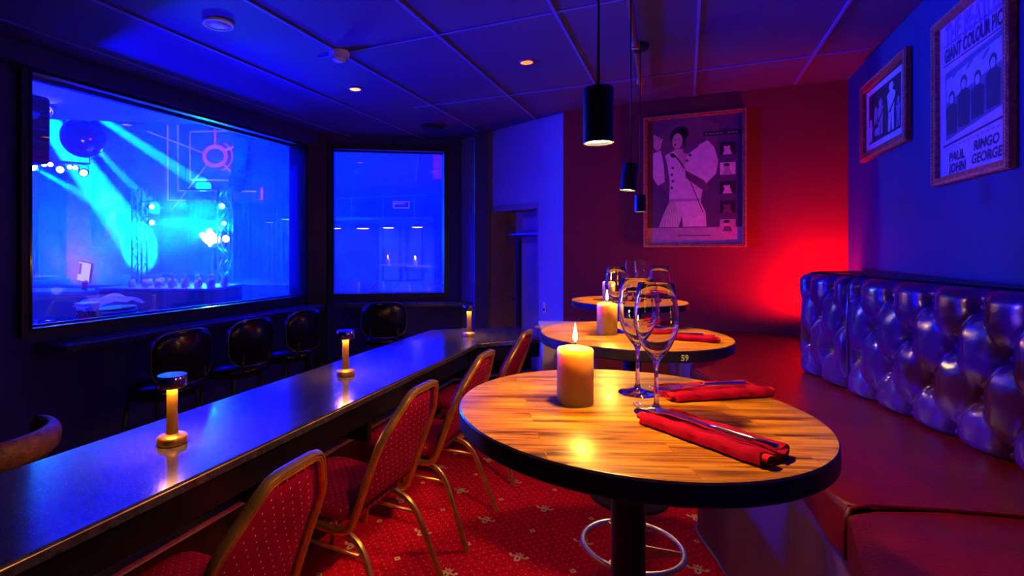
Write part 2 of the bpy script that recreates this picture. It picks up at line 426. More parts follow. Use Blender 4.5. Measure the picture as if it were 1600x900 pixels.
# ------------------------------------------------------------------ walls of the room
WN = -3.42
def wall_strip(bm, a, b, z0, z1, th=.12, side=1, mi=0):
    """vertical slab from a to b (x, y); thickness grows to the given side (away from the room)"""
    A, B = Vector(a), Vector(b); t = (B-A).normalized(); nrm = Vector((t.y, -t.x))*side*th
    prism(bm, [tuple(A), tuple(B), tuple(B+nrm), tuple(A+nrm)], z0, z1, mi)
def un_of(x, y): return (.426*x+.905*y, .905*x-.426*y)
w1a = XY(1.707, WN); w1b = XY(4.06, WN)          # window 1 jambs (glass edges)
WB, WT = .985, 2.45
corner = XY(5.31-.12, WN)
def w2(x): return (x, 5.33+.14*(x+1.075))
bm = nb()
L0 = XY(-3, WN)
for a, b, z0, z1 in ((L0, w1a, 0, CZ), (w1a, w1b, 0, WB), (w1a, w1b, WT, CZ), (w1b, XY(4.24, WN), 0, CZ)):
    wall_strip(bm, a, b, z0, z1, .14, -1)
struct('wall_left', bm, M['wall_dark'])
bm = nb()
for x0, x1, z0, z1 in ((-1.30, -1.075, 0, CZ), (-1.075, .04, 0, WB), (-1.075, .04, WT, CZ), (.04, .52, 0, CZ)):
    wall_strip(bm, w2(x0), w2(x1), z0, z1, .14, -1)
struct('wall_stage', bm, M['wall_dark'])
# door wall
def dw(s): return (1.08-.6*s, 4.36+.8*s)
bm = nb()
for s0, s1, z0, z1 in ((0, .338, 0, CZ), (.338, .982, 1.845, CZ), (.982, 1.42, 0, CZ)):
    wall_strip(bm, dw(s0), dw(s1), z0, z1, .30, 1)
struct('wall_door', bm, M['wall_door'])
bm = nb(); wall_strip(bm, (1.03, 4.366), (2.86, 3.505), 0, CZ, .1, -1)
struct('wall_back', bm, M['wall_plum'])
rw0 = (2.77, 3.55)
def rw(t): return (2.77-.426*t, 3.55-.905*t)
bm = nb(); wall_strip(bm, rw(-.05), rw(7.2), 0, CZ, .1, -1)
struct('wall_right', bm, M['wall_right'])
bm = nb(); prism(bm, [XY(-3, -3.55), XY(-3, 1.2), XY(-3.12, 1.2), XY(-3.12, -3.55)], 0, CZ)
struct('wall_rear', bm, M['wall_dark'])
# dark pilaster between window 2 and the door
bm = nb(); box(bm, .34, .47, 5.10, 5.26, 0, CZ)
struct('trim_1', bm, M['wall_dark'])
# corner pillar between the windows
cq = XY(4.75, WN+.03)
bm = nb(); prism(bm, [XY(4.12, WN-.02), XY(4.12, WN+.05), (-1.22, 5.22), (-1.14, 5.27), (-1.14, 5.38), (-1.36, 5.4)], 0, CZ)
struct('trim_2', bm, M['frame_dark'])

# bulkhead over window 1
bm = nb(); prism(bm, [XY(-1, WN), XY(4.24, WN), XY(4.20, WN+.10), XY(-1, WN+.10)], 2.47, CZ)
struct('trim_3', bm, M['wall_dark'])

# windows
def window(name, a, b, into):
    """a, b: glass edges (x, y); into: unit vector pointing into the room"""
    A, B = Vector(a), Vector(b); L_ = (B-A).length; ang = atan2(B.y-A.y, B.x-A.x)
    e = bpy.data.objects.new(name, None); COL.objects.link(e); e['kind'] = 'structure'
    e.location = (A.x, A.y, 0); e.rotation_euler = (0, 0, ang)
    loc_in = Vector(into).x*-sin(ang)+Vector(into).y*cos(ang); s = 1 if loc_in > 0 else -1
    bm = nb(); f = .05
    y0, y1 = sorted((s*.05, -s*.10))
    box(bm, -f, 0, y0, y1, WB-f, WT+f); box(bm, L_, L_+f, y0, y1, WB-f, WT+f)
    box(bm, 0, L_, y0, y1, WB-f, WB); box(bm, 0, L_, y0, y1, WT, WT+f)
    # thin bead around the glass
    y2, y3 = sorted((s*.05, s*.058))
    for q in ((-.012, 0, WB-.012, WT+.012), (L_, L_+.012, WB-.012, WT+.012), (0, L_, WB-.012, WB), (0, L_, WT, WT+.012)):
        box(bm, q[0], q[1], y2, y3, q[2], q[3], mi=1)
    obj('window_frame', bm, [M['frame_dark'], M['gloss_black']], e)
    obj('glass_pane', bx(0.001, L_-.001, -.012, -.006, WB+.001, WT-.001), M['pane'], e)
    return e
window('window_1', w1a, w1b, (.905, -.426))
window('window_2', w2(-1.075), w2(.04), (.14, -.99))
# sill ledge in front of window 1, glossy top
bm = nb()
prism(bm, [XY(1.75, WN), XY(4.2, WN), XY(4.06, WN+.30), XY(1.75, WN+.30)], .86, .90, 0, bev=.004)
struct('trim_4', bm, M['counter'])
bm = nb(); prism(bm, [w2(-1.05), w2(.38), (.33, 5.33), (-1.03, 5.14)], .86, .90, 0, bev=.004)
struct('trim_5', bm, M['counter'])

# door in the recess
d0, d1 = dw(.338), dw(.982)
ang = atan2(d0[1]-d1[1], d0[0]-d1[0])     # local x to the right, local y away
e = bpy.data.objects.new('door_1', None); COL.objects.link(e); e['kind'] = 'structure'
e.location = (d1[0], d1[1], 0); e.rotation_euler = (0, 0, ang)
DL = .644
bm = nb()
box(bm, .02, DL-.02, .20, .24, .02, 1.80)
M['door_paint'] = mat('door_paint', (.30, .16, .2), .45, noise=(5, .15))
M['door_panel'] = mat('door_panel', (.36, .3, .42), .4, noise=(5, .12))
obj('door_leaf', bm, M['door_paint'], e)
bm = nb()
for x0, x1, z0, z1 in ((.25, .50, .30, 1.50), (.25, .50, 1.62, 1.74)):
    box(bm, x0, x1, .19, .202, z0, z1, bev=.005)
obj('door_panel', bm, M['door_panel'], e)
bm = nb(); box(bm, .19, .23, .175, .2, .1, 1.56); box(bm, .52, .56, .175, .2, .1, 1.56); box(bm, .15, .6, .17, .2, 1.555, 1.58)
obj('door_trim', bm, M['frame_dark'], e)
o = obj('door_rail', bx(.1, .62, .15, .17, 1.575, 1.59), M['silver_edge'], e); o['label'] = 'bright metal rail across the door'
bm = nb(); lathe(bm, [(.02, 0), (.022, .01), (.01, .02), (.01, .04), (.024, .05), (.0, .06)], 16)
bmesh.ops.rotate(bm, verts=bm.verts[:], cent=(0, 0, 0), matrix=Matrix.Rotation(radians(90), 3, 'X')); bmesh.ops.translate(bm, verts=bm.verts[:], vec=(.14, .2, .95))
obj('door_knob', bm, M['chrome'], e, smooth=True)
bm = nb()
box(bm, 0, .02, 0, .28, 0, 1.85); box(bm, DL-.02, DL, 0, .28, 0, 1.85); box(bm, 0, DL, 0, .28, 1.80, 1.86); box(bm, .0, DL, .26, .30, 0, 1.86)
obj('door_frame', bm, M['door_paint'], e)

# ------------------------------------------------------------------ bar counter (two arms), apron, foot rail
def poly_counter():
    t = thing('bar_counter', 'long glossy black bar counter running along the four red chairs and turning right', 'counter', (0, 0, 0))
    near = [XY(.2, -1.342), XY(3.60, -1.383), (.78, 4.055)]
    far = [XY(.2, -1.90), XY(4.02, -1.97), (.70, 4.66)]
    pts = near+far[::-1]
    bm = nb(); prism(bm, pts, .715, .75, 0, bev=.004); obj('countertop', bm, M['counter'], t)
    # thin bright nosing along the near edge
    bm = nb(); tube(bm, [(*p_, .742) for p_ in [XY(.2, -1.339), XY(3.60, -1.380), (.78, 4.052)]], .0022, 6); obj('nosing', bm, M['edge_gold'], t)
    bm = nb(); prism(bm, [XY(.2, -1.375), XY(3.61, -1.41), (.78, 4.09), (.78, 4.13), XY(3.64, -1.45), XY(.2, -1.41)], .60, .715, 0); obj('apron', bm, M['gloss_black'], t)
    bm = nb(); prism(bm, [XY(.2, -1.62), XY(3.72, -1.66), (.76, 4.34), (.74, 4.52), XY(3.9, -1.86), XY(.2, -1.80)], 0, .715, 0); obj('front_panel', bm, M['gloss_black'], t)
    bm = nb(); prism(bm, [XY(.2, -1.575), XY(3.70, -1.615), (.76, 4.295), (.76, 4.34), XY(3.72, -1.66), XY(.2, -1.62)], .425, .445, 0); o = obj('ledge', bm, M['silver_edge'], t)
    for uu in (.72, 1.46, 2.17, 2.9, 3.5):
        bm = nb(); box(bm, uu-.015, uu+.015, 0, .22, .50, .715, M=Matrix.Translation((*XY(0, -1.40), 0)) @ Matrix.Rotation(RU, 4, 'Z'))
        obj('bracket', bm, M['gloss_black'], t)
poly_counter()

def rot_n(): return RU
# ------------------------------------------------------------------ table lamps on the counter
def table_lamp(label, x, y):
    t = thing('table_lamp', label, 'lamp', (x, y, .75), 0, 'cordless table lamps along the bar counter')
    obj('base', lathed([(.0, 0), (.048, 0), (.050, .002), (.050, .024), (.047, .028), (.022, .036), (0, .036)], cap0=False), M['lamp_metal'], t, True, 40)
    obj('stem', lathed([(.021, .034), (.020, .06), (.0175, .12), (.018, .19), (.019, .205)]), M['lamp_metal'], t, True, 40)
    obj('lamp_head', lathed([(.030, .2015), (.047, .2), (.049, .203), (.049, .240), (.047, .243), (0, .243)], cap0=False), M['lamp_head'], t, True, 35)
    obj('led_ring', lathed([(.0195, .2005), (.034, .2005), (.034, .2035), (.0195, .2035)], cap0=False, cap1=False), M['led_warm'], t)
    return t
l0 = table_lamp('brass table lamp with round chrome cap, nearest the camera on the counter', -.952, 1.863)
for lab, x, y in (('brass table lamp with round chrome cap standing midway along the counter', -.515, 2.865), ('smallest looking brass table lamp, at the far corner of the counter', .233, 4.15)):
    c = copy_tree(l0); c.location = (x, y, .75); c['label'] = lab

# ------------------------------------------------------------------ banquet chairs
def outline(w_bot, w_sh, w_top, z_bot, z_sh, z_top, rake):
    """back outline in local x-z with rake in y, from lower left round the top to lower right"""
    def yy(z): return -rake*((z-z_bot)/(z_top-z_bot))**1.15
    L_ = [(-w_bot, z_bot+.02), (-w_sh, z_sh), (-w_top, z_top), (w_top, z_top), (w_sh, z_sh), (w_bot, z_bot+.02)]
    P3 = []
    for (a, b), (c, d) in zip(L_, L_[1:]):
        for i in range(6):
            t = i/6; P3.append((a+(c-a)*t, b+(d-b)*t))
    P3.append(L_[-1])
    # round by relaxation
    Q = [Vector((x, 0, z)) for x, z in P3]
    for _ in range(1):
        Q = [Q[0]]+[(Q[i-1]+Q[i]*2+Q[i+1])/4 for i in range(1, len(Q)-1)]+[Q[-1]]
    return [(q.x, yy(q.z), q.z) for q in Q]
def ridged(w, d):
    g = d*.25
    top = [(-w, -d*.5), (-w*.82, -d*.9), (-w*.55, -d), (-w*.42, -g), (-w*.26, -g), (-w*.16, -d*.95), (w*.16, -d*.95), (w*.26, -g), (w*.42, -g), (w*.55, -d), (w*.82, -d*.9), (w, -d*.5)]
    return top+[(a, -b) for a, b in top[::-1]]

def make_chair(label):
    t = thing('banquet_chair', label, 'chair', (0, 0, 0), RU, 'red banquet chairs along the bar counter')
    ol = outline(.205, .198, .095, .40, .75, .905, .19)
    # back frame: outline plus bends that run forward under the seat
    l = [(-.205, .32, .395), (-.205, .20, .385), (-.205, .08, .378), (-.205, .035, .385), (-.205, .008, .405)]
    path = l+ol[1:-1]+[(-x, y, z) for x, y, z in l[::-1]]
    bm = nb(); sweep(bm, path, ridged(.013, .013), hint=(0, 1, .2)); obj('back_frame', bm, M['chair_gold'], t, True, 35)
    # padded back: front and rear sheets, slightly domed
    inn = [Vector(p_) for p_ in outline(.185, .180, .082, .44, .742, .885, .172)]
    n = len(inn)
    bm = nb(); rings = []
    cen = sum(inn, Vector())/n; cen.x = 0
    for dy, s in ((-.012, 0), (-.020, .55), (-.016, .88), (-.006, 1.0), (.012, 1.0), (.030, .86), (.040, .5), (.042, 0)):
        rings.append([bm.verts.new(cen+(p_-cen)*s*.985+Vector((0, dy, 0))) for p_ in inn])
    for a, b in zip(rings, rings[1:]):
        for i in range(n): bm.faces.new((a[i], a[(i+1) % n], b[(i+1) % n], b[i]))
    bmesh.ops.remove_doubles(bm, verts=bm.verts[:], dist=1e-5)
    obj('backrest', bm, M['chair_fabric'], t, True)
    # seat: domed rounded cushion tapering to the back
    bm = nb(); K = 40; rings = []
    def sp(a, wx, wy, cx, cy, e_=.35):
        c_, s_ = cos(a), sin(a)
        return (cx+wx*math.copysign(abs(c_)**e_, c_), cy+wy*math.copysign(abs(s_)**e_, s_))
    for s, z in ((0, .402), (.93, .402), (1.0, .412), (1.02, .43), (1.0, .452), (.93, .466), (.75, .474), (.4, .48), (0, .482)):
        rings.append([bm.verts.new((x*(1+.06*(y-.2)/.2), y, z)) for x, y in [sp(2*pi*i/K, .203*s, .205*s, 0, .225) for i in range(K)]])
    for a, b in zip(rings, rings[1:]):
        for i in range(K): bm.faces.new((a[i], a[(i+1) % K], b[(i+1) % K], b[i]))
    bmesh.ops.remove_doubles(bm, verts=bm.verts[:], dist=1e-5)
    obj('seat', bm, M['seat_fabric'], t, True)
    for s in (-1, 1):
        rear = smooth_path([(s*.185, .20, .375), (s*.185, -.02, .372), (s*.215, -.17, .0)], .10, 8)
        bm = nb(); sweep(bm, rear, ridged(.012, .010), hint=(0, 0, 1) if False else (s*1.0, 0, .01)); obj('leg', bm, M['chair_gold'], t, True, 35)
        front = smooth_path([(s*.185, .20, .375), (s*.185, .36, .372), (s*.195, .42, .0)], .08, 8)
        bm = nb(); sweep(bm, front, ridged(.012, .010), hint=(s*1.0, 0, .01)); obj('leg', bm, M['chair_gold'], t, True, 35)
        bm = nb(); tube(bm, [(s*.19, -.045, .30), (s*.19, .385, .30)], .0075, 8); obj('stretcher', bm, M['chair_gold'], t, True)
    bm = nb(); tube(bm, [(-.185, .39, .27), (.185, .39, .27)], .0075, 8); tube(bm, [(-.185, .12, .385), (.185, .12, .385)], .0075, 8, hint=(0, 1, 0))
    obj('stretcher', bm, M['chair_gold'], t, True)
    return t
chair_specs = [(1.01, 'red dotted banquet chair with gilt frame nearest the camera, its front half cut off', 2),
               (1.82, 'red gilt-framed banquet chair, second from the camera, whose seat shows beyond the nearest back', -2),
               (2.52, 'red gilt-framed banquet chair third along the counter, half behind the near round table', 0),
               (3.28, 'red gilt-framed banquet chair farthest along the counter, only its back in view', 0)]
c0 = make_chair(chair_specs[0][1])
for i, (u_, lab, dr) in enumerate(chair_specs):
    c = c0 if i == 0 else copy_tree(c0)
    x, y = XY(u_, -1.06 if i == 0 else -1.11); c.location = (x, y, 0); c.rotation_euler = (0, 0, RU+radians(dr)); c['label'] = lab

# ------------------------------------------------------------------ dark chairs in front of the window ledge
def make_ledge_chair(label):
    t = thing('upholstered_chair', label, 'chair', (0, 0, 0), RU, 'dark chairs facing the stage window')
    W_, Z0, Z1 = .21, .64, .96
    ol = []
    for i in range(40):
        a = 2*pi*i/40; c_, s_ = cos(a), sin(a)
        ol.append((W_*math.copysign(abs(c_)**.6, c_), .5*(Z0+Z1)+.5*(Z1-Z0)*math.copysign(abs(s_)**.6, s_)))
    bm = nb(); rings = []
    def bend(x): return .35*x*x*3
    for dy, s in ((-.0, 0), (.0, .8), (.012, .97), (.03, 1.0), (.05, .95), (.06, .6), (.06, 0)):
        rings.append([bm.verts.new((x*s, dy+bend(x*s)-.02, .8+(z-.8)*s)) for x, z in ol])
    for a, b in zip(rings, rings[1:]):
        for i in range(40): bm.faces.new((a[i], a[(i+1) % 40], b[(i+1) % 40], b[i]))
    bmesh.ops.remove_doubles(bm, verts=bm.verts[:], dist=1e-5)
    obj('backrest', bm, M['gloss_black'], t, True)
    obj('piping', tubed([(x*.99, bend(x)-.004, z) for x, z in ol], .0022, k=6, closed=True, hint=(0, 1, 0)), M['edge_gold'], t, True)
    bm = nb(); lathe(bm, [(0, .55), (.18, .55), (.2, .58), (.19, .62), (.1, .635), (0, .637)], 28, c=(0, .22, 0)); bmesh.ops.remove_doubles(bm, verts=bm.verts[:], dist=1e-5)
    obj('seat', bm, M['gloss_black'], t, True)
    for sx in (-.12, .12): obj('back_support', tubed([(sx, .10, .58), (sx, .01, .60), (sx, .0, .72)], .010, k=8), M['black'], t, True)
    for sx, sy in ((-1, -1), (1, -1), (-1, 1), (1, 1)):
        obj('leg', tubed([(sx*.13, .22+sy*.13, .56), (sx*.18, .22+sy*.18, 0)], .012, k=8, hint=(1, 0, 0)), M['black'], t, True)
    return t
lc = [(-1.50, 3.12, 'dark high-backed chair with thin gilt piping, nearest one to the left along the window ledge'),
      (-1.27, 3.63, 'dark gilt-piped chair in front of the wide window, second from the left'),
      (-1.04, 4.15, 'dark gilt-piped chair by the post between the two windows'),
      (-.50, 4.72, 'dark gilt-piped chair in front of the small window')]
q0 = None
for i, (x, y, lab) in enumerate(lc):
    if i == 0: q0 = make_ledge_chair(lab); c = q0
    else: c = copy_tree(q0)
    c.location = (x, y, 0); c['label'] = lab; c.rotation_euler = (0, 0, RU if i < 3 else radians(8))

# brown tub chair behind the counter, far left
t = thing('tub_chair', 'brown leather chair back peeping over the counter at the left edge', 'chair', (-1.50, 1.95, 0), RU+radians(20))
bm = nb(); pth = [(.20*cos(a), .02+.0*sin(a)+.16*(1-sin(a)), .70) for a in [pi*(i/14) for i in range(15)]]
sweep(bm, pth, [(.035*cos(2*pi*i/16), .055*sin(2*pi*i/16)) for i in range(16)], hint=(0, 0, 1)); obj('backrest', bm, M['brown_leather'], t, True)
bm = nb(); prism(bm, [(.19*cos(a), .2+.19*sin(a)) for a in [2*pi*i/28 for i in range(28)]], .36, .45, bev=.02); obj('seat', bm, M['brown_leather'], t)
for sx in (-.15, .15): obj('back_post', tubed([(sx, .14, .40), (sx, .10, .68)], .012, k=8, hint=(1, 0, 0)), M['black'], t, True)
for sx in (-.13, .13):
    for sy in (.08, .32): obj('leg', tubed([(sx, sy, .37), (sx*1.15, sy+(sy-.2)*.2, 0)], .014, k=8, hint=(1, 0, 0)), M['black'], t, True)

# ------------------------------------------------------------------ round bar tables
TR, TZ = .3186, 1.14
def make_table(label):
    t = thing('round_bar_table', label, 'table', (0, 0, 0), 0, 'round wooden bar tables in front of the bench')
    bm = nb(); lathe(bm, [(0, TZ-.002), (TR-.004, TZ-.002), (TR-.001, TZ-.003)], 96, cap0=False, cap1=False, mi=0)
    lathe(bm, [(TR-.001, TZ-.003), (TR+.0015, TZ-.006), (TR+.002, TZ-.034), (TR-.003, TZ-.038), (0, TZ-.038)], 96, cap0=False, mi=1)
    bmesh.ops.translate(bm, verts=bm.verts[:], vec=(0, 0, .002)); bmesh.ops.remove_doubles(bm, verts=bm.verts[:], dist=1e-5)
    obj('tabletop', bm, [M['table_wood'], M['table_rim']], t, True, 30)
    obj('mounting_plate', lathed([(.11, TZ-.048), (.11, TZ-.038)], segs=32), M['black'], t)
    obj('post', lathed([(.031, .02), (.031, TZ-.048)], segs=32), M['black'], t, True, 40)
    ring = [(.168*cos(a), .168*sin(a), .387) for a in [2*pi*i/64 for i in range(64)]]
    bm = nb(); sweep(bm, ring, circ(.0105, 12), closed=True); obj('foot_ring', bm, M['steel'], t, True)
    for k in range(3):
        a = radians(-20+120*k)
        bm = nb(); c_, s_ = cos(a), sin(a)
        vs = []
        for r, z0, z1 in ((.03, .345, .395), (.16, .378, .392)):
            for d in (-.003, .003):
                for z in (z0, z1): vs.append(bm.verts.new((r*c_-d*s_, r*s_+d*c_, z)))
        for f in ((0,1,3,2), (4,6,7,5), (0,4,5,1), (2,3,7,6), (0,2,6,4), (1,5,7,3)): bm.faces.new([vs[i] for i in f])
        obj('ring_spoke', bm, M['steel'], t)
    obj('base_plate', lathed([(.0, 0), (.215, 0), (.22, .004), (.215, .012), (.05, .022), (0, .022)], cap0=False), M['black'], t, True, 40)
    return t
TT = [(.3575, .9918, 'round wooden bar table nearest the camera, with candle and two wine glasses'),
      (.683, 1.858, 'middle round wooden bar table with number 59 on its dark rim'),
      (1.095, 3.04, 'farthest and smallest looking round bar table by the back wall')]
t0 = make_table(TT[0][2])
tabs = [t0]
for x, y, lab in TT[1:]:
    c = copy_tree(t0); c.location = (x, y, 0); c['label'] = lab; tabs.append(c)
t0.location = (TT[0][0], TT[0][1], 0)
for tb, a in zip(tabs, (-3, 2, 5)): tb.rotation_euler = (0, 0, radians(a))
# number plate 59 as a part of the middle table
a59 = atan2(1.541-1.858, .72-.683)-radians(2)
bm = nb(); add_text(bm, '59', .024, 0, 0, 0, 0, bold=.0006)
for v in bm.verts:   # wrap round the rim; local x of text -> angle
    a = a59+v.co.x/TR; v.co = Vector(((TR+.004)*cos(a), (TR+.004)*sin(a), TZ-.021+v.co.z))
o = obj('table_number', bm, M['plastic_white'], tabs[1]); o['label'] = 'small white number 59 on the rim'

# ------------------------------------------------------------------ candles
def candle(label, x, y):
    t = thing('pillar_candle', label, 'candle', (x, y, TZ), 0, 'lit pillar candles on the round tables')
    obj('wax_body', lathed([(0, 0), (.033, 0), (.0345, .002), (.0345, .104), (.033, .107), (.020, .1105), (.008, .1125), (0, .1125)], cap0=False), M['wax'], t, True, 45)
    obj('wick', tubed([(0, 0, .111), (.0005, 0, .118), (.002, 0, .124)], .0008, k=6, hint=(1, 0, 0)), M['wick'], t)
    obj('flame', lathed([(0, .1185), (.0030, .122), (.0046, .127), (.0042, .133), (.0028, .141), (.0012, .149), (0, .156)], segs=16, cap0=False, cap1=False), M['flame'], t, True)
    lp = lamp('POINT', 'candle_light', (0, 0, .165), (1, .42, .05), 4.5, .008); lp.parent = t
    return t
k0 = candle('lit cream pillar candle on the nearest round table', .264, 1.02)
for x, y, lab in ((.59, 1.845, 'lit cream pillar candle on the middle table numbered 59'), (.99, 3.07, 'lit cream pillar candle on the farthest round table')):
    c = copy_tree(k0); c.location = (x, y, TZ); c['label'] = lab

# ------------------------------------------------------------------ wine glasses
def wine_glass_mesh():
    out = [(0, 0), (.036, 0), (.037, .0012), (.034, .0028), (.018, .0055), (.0065, .011), (.0038, .022), (.0034, .06), (.0038, .088), (.0065, .098),
           (.0145, .108), (.0235, .122), (.0315, .140), (.0362, .158), (.0372, .169), (.0362, .184), (.0330, .210), (.0297, .237), (.0293, .2378)]
    inn = [(.0288, .237), (.0320, .210), (.0352, .184), (.0362, .169), (.0352, .158), (.0304, .1405), (.0223, .1235), (.0132, .1105), (.005, .104), (0, .1025)]
    bm = nb(); lathe(bm, out+inn, 48, cap0=False, cap1=False)
    bmesh.ops.remove_doubles(bm, verts=bm.verts[:], dist=1e-6); return bm
g0 = obj('wine_glass', wine_glass_mesh(), M['glass'], None, True)
for v in g0.data.vertices: v.co.x *= 1.05; v.co.y *= 1.05
gl = [(.395, .955, 'large empty wine glass nearest the camera, behind the fork of the front napkin'),
      (.412, 1.09, 'empty wine glass just behind the frontmost one on the near table'),
      (.640, 1.90, 'empty wine glass beside the candle on the middle table'),
      (.818, 1.95, 'empty wine glass on the right of the middle table, seen above the front glass'),
      (1.105, 3.02, 'left one of the two small wine glasses on the farthest table'),
      (1.185, 3.09, 'right one of the two small wine glasses on the farthest table')]
for i, (x, y, lab) in enumerate(gl):
    c = g0 if i == 0 else g0.copy()
    if i: COL.objects.link(c)
    c.location = (x, y, TZ+.0002); set_tag(c, lab, 'wine glass', 'wine glasses on the round tables')

# ------------------------------------------------------------------ napkins with cutlery
def napkin(name_label, p0, p1, wdt, flip=1):
    A, B = Vector(p0), Vector(p1); L_ = (B-A).length; ang = atan2(B.y-A.y, B.x-A.x); mid = (A+B)/2
    t = thing('folded_napkin', name_label, 'napkin', (mid.x, mid.y, TZ), ang, 'red folded napkins on the round tables')
    # spiral-folded cloth: cross-section with a thick rolled edge and layered flaps
    h = L_/2; w_ = wdt/2
    sec = [(-w_, .004), (-w_*.95, .013), (-w_*.75, .0175), (-w_*.35, .016), (0, .0135), (w_*.4, .0125), (w_*.8, .014), (w_, .011), (w_*1.04, .006), (w_*.96, .001), (0, .0005), (-w_*.9, .0005)]
    bm = nb(); rings = []
    K = 26
    for i in range(K+1):
        s = -1+2*i/K; rag = 1+.02*sin(i*1.7)+.015*sin(i*.6+1)
        rings.append([bm.verts.new((s*h+.006*sin(b*90+i*.0)*(abs(s) > .95), b*rag*flip, c_*(1+.10*sin(i*.9+b*60)))) for b, c_ in sec])
    m_ = len(sec)
    for a, b in zip(rings, rings[1:]):
        for j in range(m_): bm.faces.new((a[j], a[(j+1) % m_], b[(j+1) % m_], b[j]))
    bm.faces.new(rings[0][::-1]); bm.faces.new(rings[-1])
    obj('cloth', bm, M['napkin'], t, True, 50)
    # inner folded layers showing at the end as a scroll
    for e_ in (-1, 1):
        bm = nb(); pth = [(e_*(h+.004), flip*(-w_*.6+.012*cos(a)*(1-a/14)), .010+.0065*sin(a)*(1-a/14)) for a in [i*.5 for i in range(20)]]
        sweep(bm, pth, [(-.0008, -.005), (.0008, -.005), (.0008, .005), (-.0008, .005)], hint=(1, 0, 0)); obj('inner_fold', bm, M['napkin_fold'], t, True, 50)
    bm = nb(); rings = []
    for i in range(15):
        s = -1+2*i/14
        rings.append([bm.verts.new((s*(h-.004), flip*b, z)) for b, z in ((w_*.55, .0135), (w_*1.0, .0175+.001*sin(i)), (w_*1.14, .0135), (w_*1.12, .004), (w_*.9, .002))])
    for a, b in zip(rings, rings[1:]):
        for j in range(5): bm.faces.new((a[j], a[(j+1) % 5], b[(j+1) % 5], b[j]))
    bm.faces.new(rings[0][::-1]); bm.faces.new(rings[-1])
    obj('side_fold', bm, M['napkin'], t, True, 50)
    return t, mid, ang, L_
def fork(label, mid, ang, off, shift=0, z=.0165):
    t = thing('fork', label, 'fork', (mid.x-off*sin(ang)+shift*cos(ang), mid.y+off*cos(ang)+shift*sin(ang), TZ+z), ang, 'forks on the red napkins')
    # local -x is the tine end
    pth = [(.095, 0, .002), (.05, 0, .003), (0, 0, .004), (-.04, 0, .004), (-.052, 0, .003)]
    wd = [4.2, 3.6, 2.6, 2.2, 3.0]
    bm = nb(); sweep(bm, pth, [(-.001, -.0009), (.001, -.0009), (.001, .0009), (-.001, .0009)], hint=(0, 0, 1), scale=None)
    for v in bm.verts:
        i = min(range(5), key=lambda q: abs(pth[q][0]-v.co.x)); v.co.y *= wd[i]
    obj('handle', bm, M['cutlery'], t, True, 40)
    bm = nb(); prism(bm, [(-.050, -.003), (-.058, -.010), (-.070, -.0115), (-.075, -.0115), (-.075, .0115), (-.070, .0115), (-.058, .010), (-.050, .003)], .0015, .0032); obj('fork_head', bm, M['cutlery'], t)
    bm = nb()
    for k in range(4):
        yy = -.0093+k*.0062
        tube(bm, [(-.073, yy, .0025), (-.09, yy, .0008), (-.105, yy*.95, .002), (-.113, yy*.93, .005)], .0013, 6, hint=(0, 1, 0))
    obj('tines', bm, M['cutlery'], t, True)
def knife(label, mid, ang, off, shift=0, z=.0165):
    t = thing('knife', label, 'knife', (mid.x-off*sin(ang)+shift*cos(ang), mid.y+off*cos(ang)+shift*sin(ang), TZ+z), ang, 'knives on the red napkins')
    bm = nb(); tube(bm, [(.09, 0, .003), (.05, 0, .0035), (0, 0, .0035), (-.012, 0, .003)], .0042, 10, scale=[1, .9, .75, .6]); obj('handle', bm, M['cutlery'], t, True)
    bm = nb(); prism(bm, [(-.010, -.003), (-.03, -.0075), (-.09, -.0080), (-.112, -.001), (-.114, .004), (-.08, .0065), (-.010, .003)], .0018, .0034); obj('blade', bm, M['cutlery'], t)
n1, mid, ang, L_ = napkin('red folded napkin with crossed fork and knife at the front of the near table', (.375, .915), (.470, .735), .078)
fork('silver fork with tines pointing left on the front napkin', mid, ang, -.006, -.022, .0188)
knife('silver knife lying beside the fork on the front napkin', mid, ang, .008, .012, .0172)
n2, mid, ang, L_ = napkin('red folded napkin behind the two glasses on the near table', (.455, 1.055), (.668, 1.095), .076)
fork('dark-looking silver fork on the rear napkin of the near table', mid, ang, -.006, -.03, .0188)
knife('silver knife on the rear napkin of the near table', mid, ang, .007, -.01, .0172)
n3, mid, ang, L_ = napkin('red folded napkin at the right rim of the middle table', (.715, 1.775), (.895, 1.69), .062)
knife('silver knife on the napkin at the right rim of the middle table', mid, ang, .0, -.03, .0178)
n4, mid, ang, L_ = napkin('red folded napkin at the far side of the middle table, seen through the glass', (.80, 2.07), (.93, 2.03), .05)

